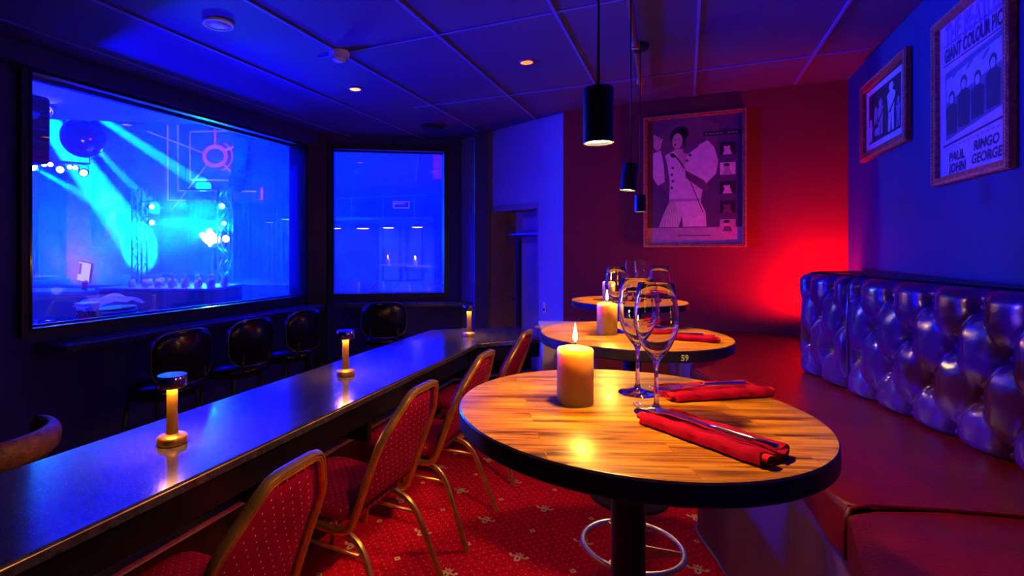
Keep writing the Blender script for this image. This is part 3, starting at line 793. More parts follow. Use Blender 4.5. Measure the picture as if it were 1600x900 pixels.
# ------------------------------------------------------------------ pendants over the tables
def pendant(label, x, y, zb, r, h_, tilt=0.0):
    t = thing('pendant_lamp', label, 'pendant lamp', (x, y, zb), 0, 'black cylinder pendants over the tables')
    bm = nb(); lathe(bm, [(r-.0025, .008), (r-.0025, 0), (r, 0), (r, h_-.003), (r-.003, h_), (0, h_)], 40, cap0=False)
    bmesh.ops.remove_doubles(bm, verts=bm.verts[:], dist=1e-5)
    Mr = Matrix.Rotation(tilt, 3, 'Y')
    bmesh.ops.rotate(bm, verts=bm.verts[:], cent=(0, 0, h_), matrix=Mr)
    obj('lamp_shade', bm, M['black'], t, True, 35)
    bm = nb(); lathe(bm, [(0, .006), (r-.0025, .006), (r-.0025, .010), (0, .010)], 32, cap0=False, cap1=False)
    bmesh.ops.rotate(bm, verts=bm.verts[:], cent=(0, 0, h_), matrix=Mr); obj('bulb_disc', bm, M['pendant_glow'], t)
    obj('cord', tubed([(0, 0, h_-.002), (0, 0, CZ-zb-.03)], .0028, k=8, hint=(1, 0, 0)), M['black'], t, True)
    obj('canopy', lathed([(.0, CZ-zb-.035), (.035, CZ-zb-.034), (.045, CZ-zb-.02), (.045, CZ-zb-.001)], segs=32, cap0=False), M['black'], t, True, 40)
    return t
pendant('largest looking black cylinder pendant, lit, over the near table', .300, .99, 1.640, .028, .105)
pendant('black cylinder pendant tilted slightly, over the middle table', .672, 1.84, 1.645, .027, .095, radians(7))
pendant('smallest looking black cylinder pendant beside the poster, over the far table', 1.13, 2.95, 1.650, .030, .095)
for x, y, pw in ((.300, .99, 26), (.672, 1.84, 42), (1.13, 2.95, 34)):
    lamp('SPOT', 'pendant_light', (x, y, 1.635), (1, .55, .16), pw, .02, (x+.02, y, 0), 125, .35)

# cable conduit on the ceiling
t = thing('cable_conduit', 'brown cable conduit running along the ceiling behind the pendants', 'conduit', (0, 0, 0))
bm = nb(); tube(bm, [(.55, 1.6, CZ-.02), (.88, 2.42, CZ-.02), (1.467, 3.80, CZ-.02)], .014, 10); obj('pipe', bm, mat('conduit_brown', (.22, .10, .06), .5, noise=(20, .3)), t, True)
for f_ in (.35, .8): 
    x, y = .88+(1.467-.88)*f_, 2.42+1.38*f_; obj('clip', bx(x-.02, x+.02, y-.012, y+.012, CZ-.04, CZ), M['bead_gold'], t)

# ------------------------------------------------------------------ ceiling fittings
def downlight(label, x, y, r, mt, col, pw):
    t = thing('downlight', label, 'downlight', (x, y, CZ), 0)
    obj('trim_ring', lathed([(r*.78, -.002), (r*.8, -.006), (r, -.006), (r*1.02, 0)], cap0=False, cap1=False, segs=32), M['steel'], t, True)
    obj('bulb_disc', lathed([(0, -.004), (r*.78, -.004), (r*.78, -.001)], cap0=False, cap1=False, segs=32), mt, t)
    lp = lamp('SPOT', 'downlight_glow', (x, y, CZ-.02), col, pw, .03, (x, y, 0), 120, 1)
downlight('small red-orange glowing downlight in the dark part of the ceiling', .535, 3.22, .048, M['downlight_red'], (1, .12, .02), 6)
downlight('small yellow glowing downlight in the blue part of the ceiling', -.607, 3.76, .050, M['downlight_yellow'], (1, .5, .1), 4)
t = thing('ceiling_speaker', 'round violet-lit ceiling speaker at upper left', 'speaker', (-1.13, 2.67, CZ))
obj('rim', lathed([(.062, -.004), (.064, -.010), (.074, -.010), (.076, 0)], cap0=False, cap1=False), M['plastic_white'], t, True)
obj('grille', lathed([(0, -.012), (.03, -.011), (.062, -.006), (.063, -.001)], cap0=False, cap1=False), M['speaker_grille'], t, True)
t = thing('smoke_detector', 'white domed smoke detector on the blue ceiling', 'smoke detector', (-.587, 3.06, CZ))
obj('mount', lathed([(.058, -.022), (.060, -.018), (.060, 0)], cap0=True), M['plastic_white'], t, True, 40)
obj('detector_head', lathed([(0, -.058), (.018, -.057), (.030, -.052), (.047, -.040), (.054, -.028), (.054, -.024)], cap0=False), M['plastic_white'], t, True, 40)
bm = nb()
for i in range(16):
    a = 2*pi*i/16; box(bm, -.0015, .0015, .040, .053, -.047, -.030, M=Matrix.Rotation(a, 4, 'Z'))
obj('vent_fins', bm, M['steel'], t)
t = thing('ceiling_vent', 'dark round ceiling vent near the small window', 'vent', (-.066, 4.9, CZ))
obj('rim', lathed([(.10, -.004), (.11, -.012), (.125, -.010), (.127, 0)], cap0=False, cap1=False), M['black'], t, True)
obj('cone', lathed([(.0, -.022), (.03, -.022), (.06, -.012), (.06, -.002), (.10, -.002)], cap0=False, cap1=False), M['black'], t, True)

# ------------------------------------------------------------------ framed prints
def framed(label, loc, rz, W_, H_, fw, mats_print, draw, beads=True):
    """local x right, z up, -y into the room; origin at the frame's lower left on the wall"""
    t = thing('framed_picture', label, 'picture', loc, rz)
    bm = nb(); d = .028
    def bar(x0, x1, z0, z1): box(bm, x0, x1, -d, -.002, z0, z1, bev=.004)
    bar(0, W_, 0, fw); bar(0, W_, H_-fw, H_); bar(0, fw, fw, H_-fw); bar(W_-fw, W_, fw, H_-fw)
    obj('picture_frame', bm, M['bronze_frame'], t)
    bm = nb(); q = fw+.003
    if beads:
        def beadline(a, b, n_):
            for i in range(n_):
                f_ = (i+.5)/n_; x = a[0]+(b[0]-a[0])*f_; z = a[1]+(b[1]-a[1])*f_
                box(bm, x-.0045, x+.0045, -d-.004, -d+.002, z-.0045, z+.0045, bev=0)
        e_ = fw*.25
        beadline((e_, e_), (W_-e_, e_), int(W_/.014)); beadline((e_, H_-e_), (W_-e_, H_-e_), int(W_/.014))
        beadline((e_, e_), (e_, H_-e_), int(H_/.014)); beadline((W_-e_, e_), (W_-e_, H_-e_), int(H_/.014))
        obj('beading', bm, M['bead_gold'], t)
    bm = nb(); box(bm, fw*.8, W_-fw*.8, -.010, -.003, fw*.8, H_-fw*.8, mi=0)
    draw(bm, fw, W_, H_)
    obj('print', bm, mats_print, t)
    return t
def pm(n, c, r=.6): return mat(n, c, r, noise=(25, .12))
PB = [pm('print_night', (.10, .03, .10)), pm('print_white', (.78, .50, .52)), pm('print_skin', (.62, .30, .30)), pm('print_hair', (.02, .008, .02)), pm('print_mid', (.16, .05, .10)), pm('print_grey', (.45, .27, .32))]
def draw_singer(bm, fw, W_, H_):
    # coordinates in fractions of the frame
    def P_(pts): return [(x*W_, z*H_) for x, z in pts]
    y = -.0115
    def f(pts, mi, dy=0): flat(bm, P_(pts), y-dy, mi)
    f(rect(.03, .97, .03, .15), 5)
    f(rect(.03, .97, .148, .156), 4, .0003)
    f([(.05, .80), (.30, .93), (.55, .97), (.75, .90), (.70, .55), (.55, .35), (.25, .40), (.08, .55)], 4, -.0004)
    # trousers
    f([(.26, .34), (.57, .34), (.62, .26), (.63, .155), (.40, .155), (.39, .24), (.36, .155), (.16, .155), (.20, .24)], 1, .0004)
    # torso of the jumpsuit
    f([(.24, .64), (.22, .70), (.31, .73), (.45, .70), (.57, .76), (.66, .72), (.70, .66), (.69, .55), (.60, .46), (.57, .33), (.26, .33), (.27, .50)], 1, .0008)
    # big sleeve on the right
    f([(.55, .76), (.64, .79), (.70, .74), (.74, .64), (.72, .54), (.62, .47), (.55, .50), (.66, .60), (.62, .66)], 1, .0012)
    # raised arm on the left
    f([(.10, .72), (.18, .74), (.21, .62), (.22, .50), (.15, .47), (.10, .53)], 1, .0008)
    f(ell(.145, .785, .040, .045), 2, .0012)
    for k in range(4): f([(.105+k*.022, .80), (.122+k*.022, .80), (.125+k*.026, .86-.012*k), (.105+k*.026, .865-.012*k)], 2, .0014)
    # chest and crossing forearm
    f([(.34, .72), (.44, .70), (.40, .56)], 2, .0012)
    f([(.42, .58), (.60, .50), (.66, .44), (.60, .42), (.43, .52)], 4, .0015)
    # head and hair
    f(ell(.355, .835, .085, .072, rot=.3), 3, .0013); f(ell(.40, .86, .06, .05), 3, .0013)
    f(ell(.345, .80, .052, .060, rot=-.15), 2, .0017); f([(.31, .74), (.40, .74), (.41, .70), (.33, .71)], 2, .0016)
    f(rect(.405, .425, .76, .84), 3, .0019); f(ell(.325, .775, .012, .007), 3, .0019)
    f(rect(.315, .335, .812, .818), 3, .0019); f(rect(.35, .37, .815, .821), 3, .0019)
    # microphone and cable
    f(ell(.30, .695, .030, .016, rot=-.4), 3, .0021)
    f([(.32, .69), (.33, .695), (.42, .60), (.41, .595)], 3, .0021); f([(.41, .60), (.418, .60), (.60, .26), (.592, .26)], 3, .0021)
    # fringe of the belt
    for k in range(7): f([(.27+k*.008, .36), (.275+k*.008, .36), (.19+k*.028, .16), (.183+k*.028, .16)], 5, .0020)
    f([(.26, .345), (.57, .345), (.575, .365), (.26, .365)], 5, .0018)
    for xx, zz in ((.30, .60), (.29, .55), (.30, .50), (.29, .45), (.47, .69), (.44, .65)): f(ell(xx, zz, .014, .010, 8), 3, .0020)
    # small side pictures
    for i, (z0, z1) in enumerate(((.675, .765), (.53, .62), (.39, .48), (.25, .34), (.115, .205))):
        f(rect(.755, .90, z0, z1), (3, 1, 3, 3, 5)[i], .0004)
        f(ell(.82, z0+.055, .030, .024), (1, 2, 1, 4, 2)[i], .0008); f([(.78, z0+.002), (.87, z0+.002), (.85, z0+.04), (.80, z0+.04)], (1, 5, 1, 4, 4)[i], .0010)
        f(ell(.818, z0+.072, .030, .012), 3, .0011)
    f(rect(.60, .95, .82, .855), 3, .0005)
    for k in range(9):
        if k != 5: f(rect(.615+k*.035, .640+k*.035, .833, .840), 5, .0009)
    for k in range(16): f(rect(.35+k*.020, .363+k*.020, .085, .092), 3, .0009)
    for k in range(5): f(rect(.80+k*.025, .815+k*.025, .05, .055), 3, .0009)
# back wall: x right direction (.905,-.426)
framed('tall framed poster of a singer in a white jumpsuit on the dark red back wall', (1.595, 4.095, 1.452), radians(-25.2), .697, 1.008, .028, PB, draw_singer)

PN = [pm('paper_white', (.50, .30, .55)), pm('paper_ink', (.03, .02, .06)), pm('paper_violet', (.22, .10, .30)), pm('photo_blue', (.10, .10, .20)), pm('photo_grey', (.35, .33, .42))]
def draw_news(bm, fw, W_, H_):
    y = -.0115
    def f(pts, mi, dy=0): flat(bm, [(x*W_, z*H_) for x, z in pts], y-dy, mi)
    add_text(bm, 'THE BEATLES', .125, .52*W_, .868*H_, y-.0006, 2, bold=.0045, width=.74*W_)
    add_text(bm, 'GIANT COLOUR PIC!', .075, .52*W_, .758*H_, y-.0006, 1, bold=.0028, width=.76*W_)
    f(rect(.12, .92, .705, .712), 1, .0004); f(rect(.12, .92, .822, .828), 1, .0004)
    f([(.15, .66), (.90, .70), (.92, .33), (.16, .26)], 3, .0003)
    # four generic musicians, dark suits in front of a pale back cloth
    f([(.17, .62), (.88, .67), (.88, .55), (.17, .48)], 4, .0006)
    for k, (cx, hz) in enumerate(((.25, .50), (.42, .55), (.60, .53), (.78, .57))):
        f(ell(cx, hz, .045, .040), 1, .0010); f(ell(cx, hz-.010, .030, .028), 4, .0014)
        f([(cx-.075, .29+.015*k), (cx+.075, .29+.015*k), (cx+.085, hz-.06), (cx+.03, hz-.035), (cx-.03, hz-.035), (cx-.085, hz-.06)], 1, .0010)
    for k in range(3): f(ell(.30+.2*k, .63, .05, .012, rot=.4), 3, .0012)
    f([(.12, .235), (.92, .275), (.92, .262), (.12, .222)], 1, .0005)
    add_text(bm, 'PAUL', .050, .32*W_, .150*H_, y-.0006, 1, bold=.002, width=.22*W_, shear=.15)
    add_text(bm, 'RINGO', .050, .70*W_, .170*H_, y-.0006, 1, bold=.002, width=.30*W_, shear=.15)
    add_text(bm, 'JOHN', .050, .32*W_, .085*H_, y-.0006, 1, bold=.002, width=.24*W_, shear=.15)
    add_text(bm, 'GEORGE', .050, .70*W_, .100*H_, y-.0006, 1, bold=.002, width=.36*W_, shear=.15)
    for k in range(12): f(rect(.16+k*.06, .20+k*.06, .205+.002*k, .212+.002*k), 2, .0006)
x, y = rw(1.415)
framed('large framed newspaper poster with big headline and four first names, cut by the top edge', (x, y, 1.708), RU+pi, .60, .70, .035, PN, draw_news)
PS = [pm('photo_black', (.02, .015, .03)), pm('photo_light', (.62, .55, .66)), pm('photo_mid', (.32, .24, .36)), pm('mat_board', (.60, .50, .64))]
def draw_band(bm, fw, W_, H_):
    y = -.0115
    def f(pts, mi, dy=0): flat(bm, [(x*W_, z*H_) for x, z in pts], y-dy, mi)
    f(rect(.08, .92, .12, .88), 3, -.0004); f(rect(.15, .85, .19, .81), 0, .0003)
    def man(cx, z0, z1, w_, mi):
        h_ = z1-z0
        f(ell(cx, z1-.05, w_*.28, .050), mi, .0010)
        f([(cx-w_*.5, z0+h_*.75), (cx-w_*.2, z1-.10), (cx+w_*.2, z1-.10), (cx+w_*.5, z0+h_*.75), (cx+w_*.35, z0+h_*.42), (cx-w_*.35, z0+h_*.42)], mi, .0012)
        f([(cx-w_*.33, z0+h_*.42), (cx-w_*.02, z0+h_*.42), (cx-w_*.10, z0), (cx-w_*.38, z0)], mi, .0012)
        f([(cx+w_*.02, z0+h_*.42), (cx+w_*.33, z0+h_*.42), (cx+w_*.34, z0), (cx+w_*.08, z0)], mi, .0012)
    man(.66, .22, .78, .17, 1); man(.43, .24, .68, .14, 2); man(.32, .40, .62, .10, 2); man(.20, .21, .50, .10, 1); man(.80, .22, .56, .09, 2)
    for cx, cz in ((.70, .50), (.45, .47)): f([(cx-.09, cz-.06), (cx-.06, cz-.07), (cx+.10, cz+.10), (cx+.08, cz+.12)], 0, .0016)
    f(ell(.34, .30, .05, .05), 2, .0014)
x, y = rw(.385)
framed('smaller framed black and white photo of a band on the blue side wall', (x, y, 1.968), RU+pi, .73, .46, .045, PS, draw_band)

# ------------------------------------------------------------------ bench: plinth, seat cushions, tufted back
seat_front = [(.70, .84), (.778, .96), (.907, 1.157), (.935, 1.203), (.965, 1.302), (1.046, 1.506), (1.16, 1.90), (1.245, 2.36), (1.27, 2.62), (1.30, 2.72), (1.40, 2.84), (1.62, 3.3), (1.72, 4.02)]
def inset(pts, d):
    out = []
    for i, p_ in enumerate(pts):
        a = Vector(pts[max(i-1, 0)]); b = Vector(pts[min(i+1, len(pts)-1)]); t_ = (b-a).normalized()
        out.append((p_[0]+t_.y*d, p_[1]-t_.x*d))
    return out
bench = thing('bench_seat', 'long dark red leather bench with wooden plinth along the wall', 'bench', (0, 0, 0))
def chaikin(P, k=3):
    for _ in range(k):
        Q = [P[0]]
        for a, b in zip(P, P[1:]): Q += [(a[0]*.75+b[0]*.25, a[1]*.75+b[1]*.25), (a[0]*.25+b[0]*.75, a[1]*.25+b[1]*.75)]
        P = Q+[P[-1]]
    return P
plinth_f = chaikin(inset(seat_front, .03))
back_edge = [(2.62, 3.60), (2.2, 2.9), rw(1.6), rw(3.4)]
back_edge = [(2.2, 3.79), (2.69, 3.56), rw(.25), rw(3.2)]
bm = nb(); prism(bm, plinth_f+back_edge, 0, .72); obj('plinth', bm, M['bench_wood'], bench)
bm = nb(); bot = chaikin(inset(seat_front, .024))
tube(bm, [(x_, y_, .012) for x_, y_ in bot], .006, 6); obj('floor_trim', bm, M['silver_edge'], bench)
# cushions: split at the seam (.935,1.203) -> wall
def cushion(name, front, back):
    bm = nb(); top = prism(bm, front+back, .722, .84)
    bmesh.ops.bevel(bm, geom=[e_ for e_ in top.edges], offset=.02, segments=4, affect='EDGES', profile=.5)
    return obj(name, bm, M['leather_seat'], bench, True, 40)
seamwall = rw(2.68)
seam_mid = [(1.0, 1.22), (1.15, 1.20), (1.35, 1.16)]
cushion('seat_cushion', [(.70, .84), (.778, .96), (.907, 1.157), (.930, 1.195)], [(.998, 1.212), (1.15, 1.192), (1.35, 1.152), (seamwall[0]-.02, seamwall[1]), rw(3.2)])
cushion('seat_cushion', [(.942, 1.215)]+seat_front[4:], [(2.2, 3.79), (2.69, 3.56), rw(.25), (seamwall[0]-.01, seamwall[1]+.02), (1.35, 1.168), (1.15, 1.208), (1.0, 1.228)])
bm = nb(); tube(bm, [(.934, 1.203, .726), (.936, 1.205, .822), (.95, 1.212, .838), (1.0, 1.220, .842), (1.15, 1.200, .842), (1.35, 1.160, .842), (seamwall[0]-.03, seamwall[1]+.01, .842)], .0055, 8, hint=(0, 0, 1) if False else (.3, -1, .2))
obj('seam_piping', bm, M['leather_seat'], bench, True)
bm = nb(); tube(bm, [(x_, y_, .836) for x_, y_ in inset([p_ for p_ in seat_front[4:]], .008)], .004, 8); obj('front_piping', bm, M['leather_seat'], bench, True)

# tufted back
BD = Vector((.178, .984)); BN = Vector((-.984, .178))      # along (away), and towards the room
def back_path(s):
    """s grows towards the camera from the seam at (1.724, 2.2); negative s runs to the far end and wraps round"""
    O = Vector((1.724, 2.2)); R_ = .16; s1 = -.33
    if s >= s1: return O-BD*s, BN.copy()
    arc = R_*radians(62); q = -(s-s1); c_ = O-BD*s1-BN*R_
    if q < arc:
        a = q/R_; n_ = BN*cos(a)+BD*sin(a); return c_+n_*R_, n_
    a = radians(62); n_ = BN*cos(a)+BD*sin(a); tdir = BD*cos(a)-BN*sin(a)
    return c_+n_*R_+tdir*(q-arc), n_
def tuft(s, z, s0=.26, z0=1.267, ws=.195, hz=.27):
    a = (s-s0)/ws+(z-z0)/hz; b = (s-s0)/ws-(z-z0)/hz
    sa, sb = abs(sin(pi*a)), abs(sin(pi*b))
    ra = a-round(a); rb = b-round(b)
    q = ra*ra+rb*rb
    h_ = .016*(1-math.exp(-q/.09))+.010*(sa*sb)**.6-.030*math.exp(-q/.014)
    h_ += .0022*sin(9*atan2(a-round(a), b-round(b)+1e-6))*math.exp(-q/.03)*(1-math.exp(-q/.004))
    h_ -= .004*(math.exp(-(rb/.035)**2)+.35*math.exp(-(ra/.03)**2))
    return h_
backt = thing('tufted_backrest', 'glossy dark leather deep-buttoned backrest running along the wall behind the bench', 'backrest', (0, 0, 0))
def back_panel(s_a, s_b, s0, ws):
    bm = nb(); NS = int((s_b-s_a)/.0062); rows = []
    ZB, ZF, ZT = .842, 1.285, 1.327
    zz = [ZB+(ZF-ZB)*i/76 for i in range(77)]
    for i in range(NS+1):
        s = s_a+(s_b-s_a)*i/NS; p_, n_ = back_path(s); col = []
        edge = min(1, (s-s_a)/.03, (s_b-s)/.03); edge = sqrt(max(0, 1-(1-edge)**2))
        for z in zz:
            d = tuft(s, z, s0, ws=ws)*edge-(1-edge)*.018
            lo = min(1, (z-ZB)/.03); d -= (1-sqrt(max(0, 1-(1-lo)**2)))*.02
            col.append((p_.x+n_.x*d, p_.y+n_.y*d, z))
        d0 = tuft(s, ZF, s0, ws=ws)*edge-(1-edge)*.018
        for k in range(1, 7):
            a = k/6*pi/2; r = .045
            d = d0*cos(a)-r*(1-cos(a)); col.append((p_.x+n_.x*d, p_.y+n_.y*d, ZF+(ZT-ZF)*sin(a)-(1-edge)*.006))
        for bck in (.02, .045): col.append((p_.x-n_.x*bck, p_.y-n_.y*bck, ZT-(1-edge)*.006))
        col.append((p_.x-n_.x*.045, p_.y-n_.y*.045, ZB)); col.append((p_.x-n_.x*.02, p_.y-n_.y*.02, ZB))
        rows.append([bm.verts.new(c_) for c_ in col])
    m_ = len(rows[0])
    for a, b in zip(rows, rows[1:]):
        for j in range(m_): bm.faces.new((a[j], b[j], b[(j+1) % m_], a[(j+1) % m_]))
    bm.faces.new(rows[0]); bm.faces.new(rows[-1][::-1])
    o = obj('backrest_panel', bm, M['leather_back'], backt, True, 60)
    return o
back_panel(0.006, 1.15, .26, .195)
back_panel(-.80, -.006, -.13, .20)
def btn(bm_s, z):
    p_, n_ = back_path(bm_s); d = -.014
    bm = nb(); bmesh.ops.create_uvsphere(bm, u_segments=12, v_segments=8, radius=.010)
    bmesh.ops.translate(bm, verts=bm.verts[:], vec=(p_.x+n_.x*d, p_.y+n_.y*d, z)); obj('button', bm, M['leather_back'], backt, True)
for k in range(-1, 6):
    for zr, off in ((1.267, 0), (1.132, .0975), (.997, 0), (.862, .0975)):
        s = .26+.195*k-off
        if .05 < s < 1.1: btn(s, zr)
for k in range(-3, 2):
    for zr, off in ((1.267, 0), (1.132, .1), (.997, 0), (.862, .1)):
        s = -.13+.20*k-off
        if -.76 < s < -.05: btn(s, zr)
# seam roll between panels
bm = nb(); p_, n_ = back_path(0)
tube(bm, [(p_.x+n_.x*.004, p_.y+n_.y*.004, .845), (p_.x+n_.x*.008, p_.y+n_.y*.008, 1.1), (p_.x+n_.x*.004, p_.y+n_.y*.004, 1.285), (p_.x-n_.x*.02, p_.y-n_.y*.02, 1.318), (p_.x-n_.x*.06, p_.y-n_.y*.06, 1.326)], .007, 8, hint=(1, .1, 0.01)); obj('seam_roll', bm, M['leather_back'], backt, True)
# capping shelf behind the back, to the wall
fr = [tuple(back_path(s)[0]-back_path(s)[1]*.035) for s in (1.15, 1.0, .6, .2, 0, -.2, -.33)]
fr += [tuple(back_path(s)[0]-back_path(s)[1]*.035) for s in (-.42, -.5, -.62, -.80)]
wl = [(rw(.35)[0]-.012, rw(.35)[1]+.004), (rw(2.65)[0]-.012, rw(2.65)[1]+.004)]
bm = nb(); prism(bm, fr+wl, .842, 1.322); obj('back_cap', bm, M['leather_seat'], backt)

# ------------------------------------------------------------------ red corner light behind the backrest
t = thing('corner_uplight', 'small red uplight standing on the bench in the corner behind the backrest', 'lamp', (2.40, 3.32, .842))
obj('housing', lathed([(.0, 0), (.04, 0), (.042, .01), (.04, .10), (.034, .104), (.034, .09), (0, .09)], cap0=False), M['black'], t, True, 40)
obj('lens', lathed([(0, .096), (.033, .096), (.033, .09)], cap0=False, cap1=False), mat('lens_red', (1, .05, .02), .4, emit=(1, .01, .005), es=12), t)
lamp('SPOT', 'corner_red_light', (2.52, 3.37, 1.10), (1, .004, .004), 56, .04, (2.55, 3.9, 1.6), 150, .5)
lamp('SPOT', 'corner_red_fill', (2.58, 3.44, 1.0), (1, .004, .004), 30, .03, (2.72, 3.72, 2.35), 70, .7)  # second unseen spot, added to carry the red up the corner

# ------------------------------------------------------------------ small wall things
t = thing('wall_socket', 'small pale switch plate low on the blue wall beside the door', 'switch', (*dw(.27), .93), atan2(-.8, .6))
obj('plate', bx(-.016, .016, -.010, -.001, -.045, .045, bev=.003), M['plastic_white'], t)
obj('rocker', bx(-.009, .009, -.014, -.010, .005, .030, bev=.001), M['plastic_white'], t)
obj('lower_rocker', bx(-.009, .009, -.014, -.010, -.032, -.007, bev=.001), M['black_matte'], t)
t = thing('wall_hook', 'tiny pale hook on the plum wall by its left corner', 'hook', (1.155, 4.285, 1.0), radians(-25.2))
obj('hook_plate', bx(-.012, .012, -.008, -.001, -.02, .02, bev=.002), M['plastic_white'], t)
obj('prong', tubed(smooth_path([(0, -.006, .0), (0, -.04, -.012), (0, -.045, .02)], .01, 4), .004, k=8, hint=(1, 0, 0)), M['plastic_white'], t)
# pale cabinet with a thin slab between counter and middle table
t = thing('side_cabinet', 'pale grey cabinet with a slab top between the counter end and the middle table', 'cabinet', (.86, 3.78, 0), radians(-8))
obj('body', bx(-.12, .26, -.10, .12, 0, .875, bev=.004), mat('cabinet_grey', (.42, .36, .42), .5, noise=(8, .15)), t)
obj('slab', bx(-.14, .28, -.13, .13, .876, .902, bev=.004), mat('cabinet_top', (.62, .5, .6), .4, noise=(8, .1)), t)
obj('handle', tubed(smooth_path([(-.02, -.101, .60), (-.02, -.125, .61), (-.02, -.125, .72), (-.02, -.101, .73)], .012, 4), .005, k=8, hint=(1, 0, 0)), M['black'], t)
obj('end_strip', bx(-.175, -.14, -.13, -.11, .886, .900), M['silver_edge'], t)

# ================================================================== THE HALL BEYOND THE WINDOWS
bm = nb()
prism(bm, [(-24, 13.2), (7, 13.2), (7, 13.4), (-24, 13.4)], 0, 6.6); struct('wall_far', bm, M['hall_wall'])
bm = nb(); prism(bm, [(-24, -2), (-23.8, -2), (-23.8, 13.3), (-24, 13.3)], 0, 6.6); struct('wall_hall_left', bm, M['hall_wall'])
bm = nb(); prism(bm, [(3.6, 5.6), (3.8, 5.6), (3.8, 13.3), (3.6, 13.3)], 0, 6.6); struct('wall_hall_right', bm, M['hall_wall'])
bm = nb(); prism(bm, [(-24, 4.2), (-24, 13.4), (7, 13.4), (7, 4.2)], 6.6, 6.7); struct('trim_6', bm, M['hall_dark'])
# low soffit just outside the windows
bm = nb()
prism(bm, [(-9, 3.8), (-3.57, 4.67), (-1.5, 5.0), (-1.42, 5.25), (-1.45, 5.1), XY(-2, WN-.15), (-9, -2)], 2.60, 2.72)
struct('trim_7', bm, M['soffit'])

# outer service counter under window 1
t = thing('service_counter', 'dark service counter just outside the wide window', 'counter', (0, 0, 0))
bm = nb(); prism(bm, [XY(1.0, WN-.17), XY(4.0, WN-.17), XY(4.0, WN-.75), XY(1.0, WN-.95)], .83, .87, bev=.003); obj('countertop', bm, M['counter'], t)
bm = nb(); prism(bm, [XY(1.0, WN-.2), XY(3.95, WN-.2), XY(3.95, WN-.7), XY(1.0, WN-.9)], 0, .83); obj('body', bm, M['hall_dark'], t)

def at(px, py, d): return Vector(((px-CX)/F*d, d, CAMZ-(py-CY)/F*d))
# crystal candle holder
p_ = at(66, 515, 3.55); 
t = thing('crystal_bowl', 'faceted crystal candle bowl at the left end of the window', 'bowl', (p_.x, p_.y, .87))
def crystal(segs, prof):
    bm = nb(); rings = []
    for j, (r, z) in enumerate(prof):
        rings.append([bm.verts.new((r*(1+.08*((i+j) % 2))*cos(2*pi*(i+.5*j)/segs), r*(1+.08*((i+j) % 2))*sin(2*pi*(i+.5*j)/segs), z+.006*(i % 2)*(j > 1))) for i in range(segs)])
    for a, b in zip(rings, rings[1:]):
        for i in range(segs):
            bm.faces.new((a[i], a[(i+1) % segs], b[i])); bm.faces.new((a[(i+1) % segs], b[(i+1) % segs], b[i]))
    bm.faces.new(rings[0][::-1]); bm.faces.new(rings[-1]); return bm
obj('bowl', crystal(12, [(.040, 0), (.052, .02), (.062, .05), (.072, .085), (.062, .085), (.05, .05), (.035, .03)]), M['glass'], t)
obj('base', lathed([(0, 0), (.042, 0), (.044, .003), (.04, .006), (0, .006)], cap0=False, segs=24), M['silver_edge'], t)
lamp('POINT', 'crystal_glint', (p_.x+.03, p_.y+.1, 1.15), (.8, .9, 1), .6, .03)
# glass jar
p_ = at(137, 500, 3.95)
t = thing('glass_jar', 'square clear jar with dark contents beside the tray stack', 'jar', (p_.x, p_.y, .87), RU)
obj('jar_wall', bx(-.055, .055, -.055, .055, .0, .15, bev=.008), glass_mat('jar_glass', .02, 1.3, (.85, .9, 1)), t)
obj('contents', bx(-.045, .045, -.045, .045, .02, .10, bev=.01), M['black_matte'], t)
obj('lid', bx(-.062, .062, -.062, .062, .150, .165, bev=.004), M['silver_edge'], t)
# stack of trays and a towel
p_ = at(175, 500, 4.3)
for k in range(5):
    t = bm = nb()
    prism(bm, [(.19*cos(a)*1.1, .13*sin(a)) for a in [2*pi*i/36 for i in range(36)]], 0, .014, bev=.003)
    o = obj('serving_tray', bm, M['steel'] if k % 2 else M['black'], None, loc=(p_.x+.006*(k % 2), p_.y+.01*k, .8705+k*.0185), rz=RU+.1*k)
    set_tag(o, ['oval tray at the bottom of the stack under the white towel', 'oval tray second from the bottom of the stack', 'oval tray in the middle of the stack outside the window', 'oval tray second from the top of the stack', 'topmost oval tray lying directly under the white towel'][k], 'tray', 'stack of trays outside the window')
bm = nb(); g = 30
vv = [[None]*(g+1) for _ in range(g+1)]
for i in range(g+1):
    for j in range(g+1):
        x = -.23+.46*i/g; y = -.12+.24*j/g; r = (x/.23)**2+(y/.12)**2
        z = .055*math.exp(-r*.9)+.014*sin(x*34+y*20)*math.exp(-r*.4)+.010*sin(y*60+x*15)-.045*max(0, abs(x)/.23-.72)*2
        vv[i][j] = bm.verts.new((x*(1+.08*sin(y*25)), y*(1+.10*sin(x*20)), max(z+.03, .004)))
for i in range(g):
    for j in range(g): bm.faces.new((vv[i][j], vv[i+1][j], vv[i+1][j+1], vv[i][j+1]))
r_ = bmesh.ops.solidify(bm, geom=bm.faces[:], thickness=.006)
o = obj('towel', bm, M['towel'], None, True, loc=(p_.x, p_.y, .968), rz=RU+.15)
set_tag(o, 'crumpled white towel draped over a tray stack outside the window', 'towel')
lamp('SPOT', 'service_fill', (p_.x+.1, p_.y+.2, 2.55), (.35, .35, 1), 70, .03, (p_.x, p_.y, .9), 40, .6)  # unseen spot added to whiten the towel and trays

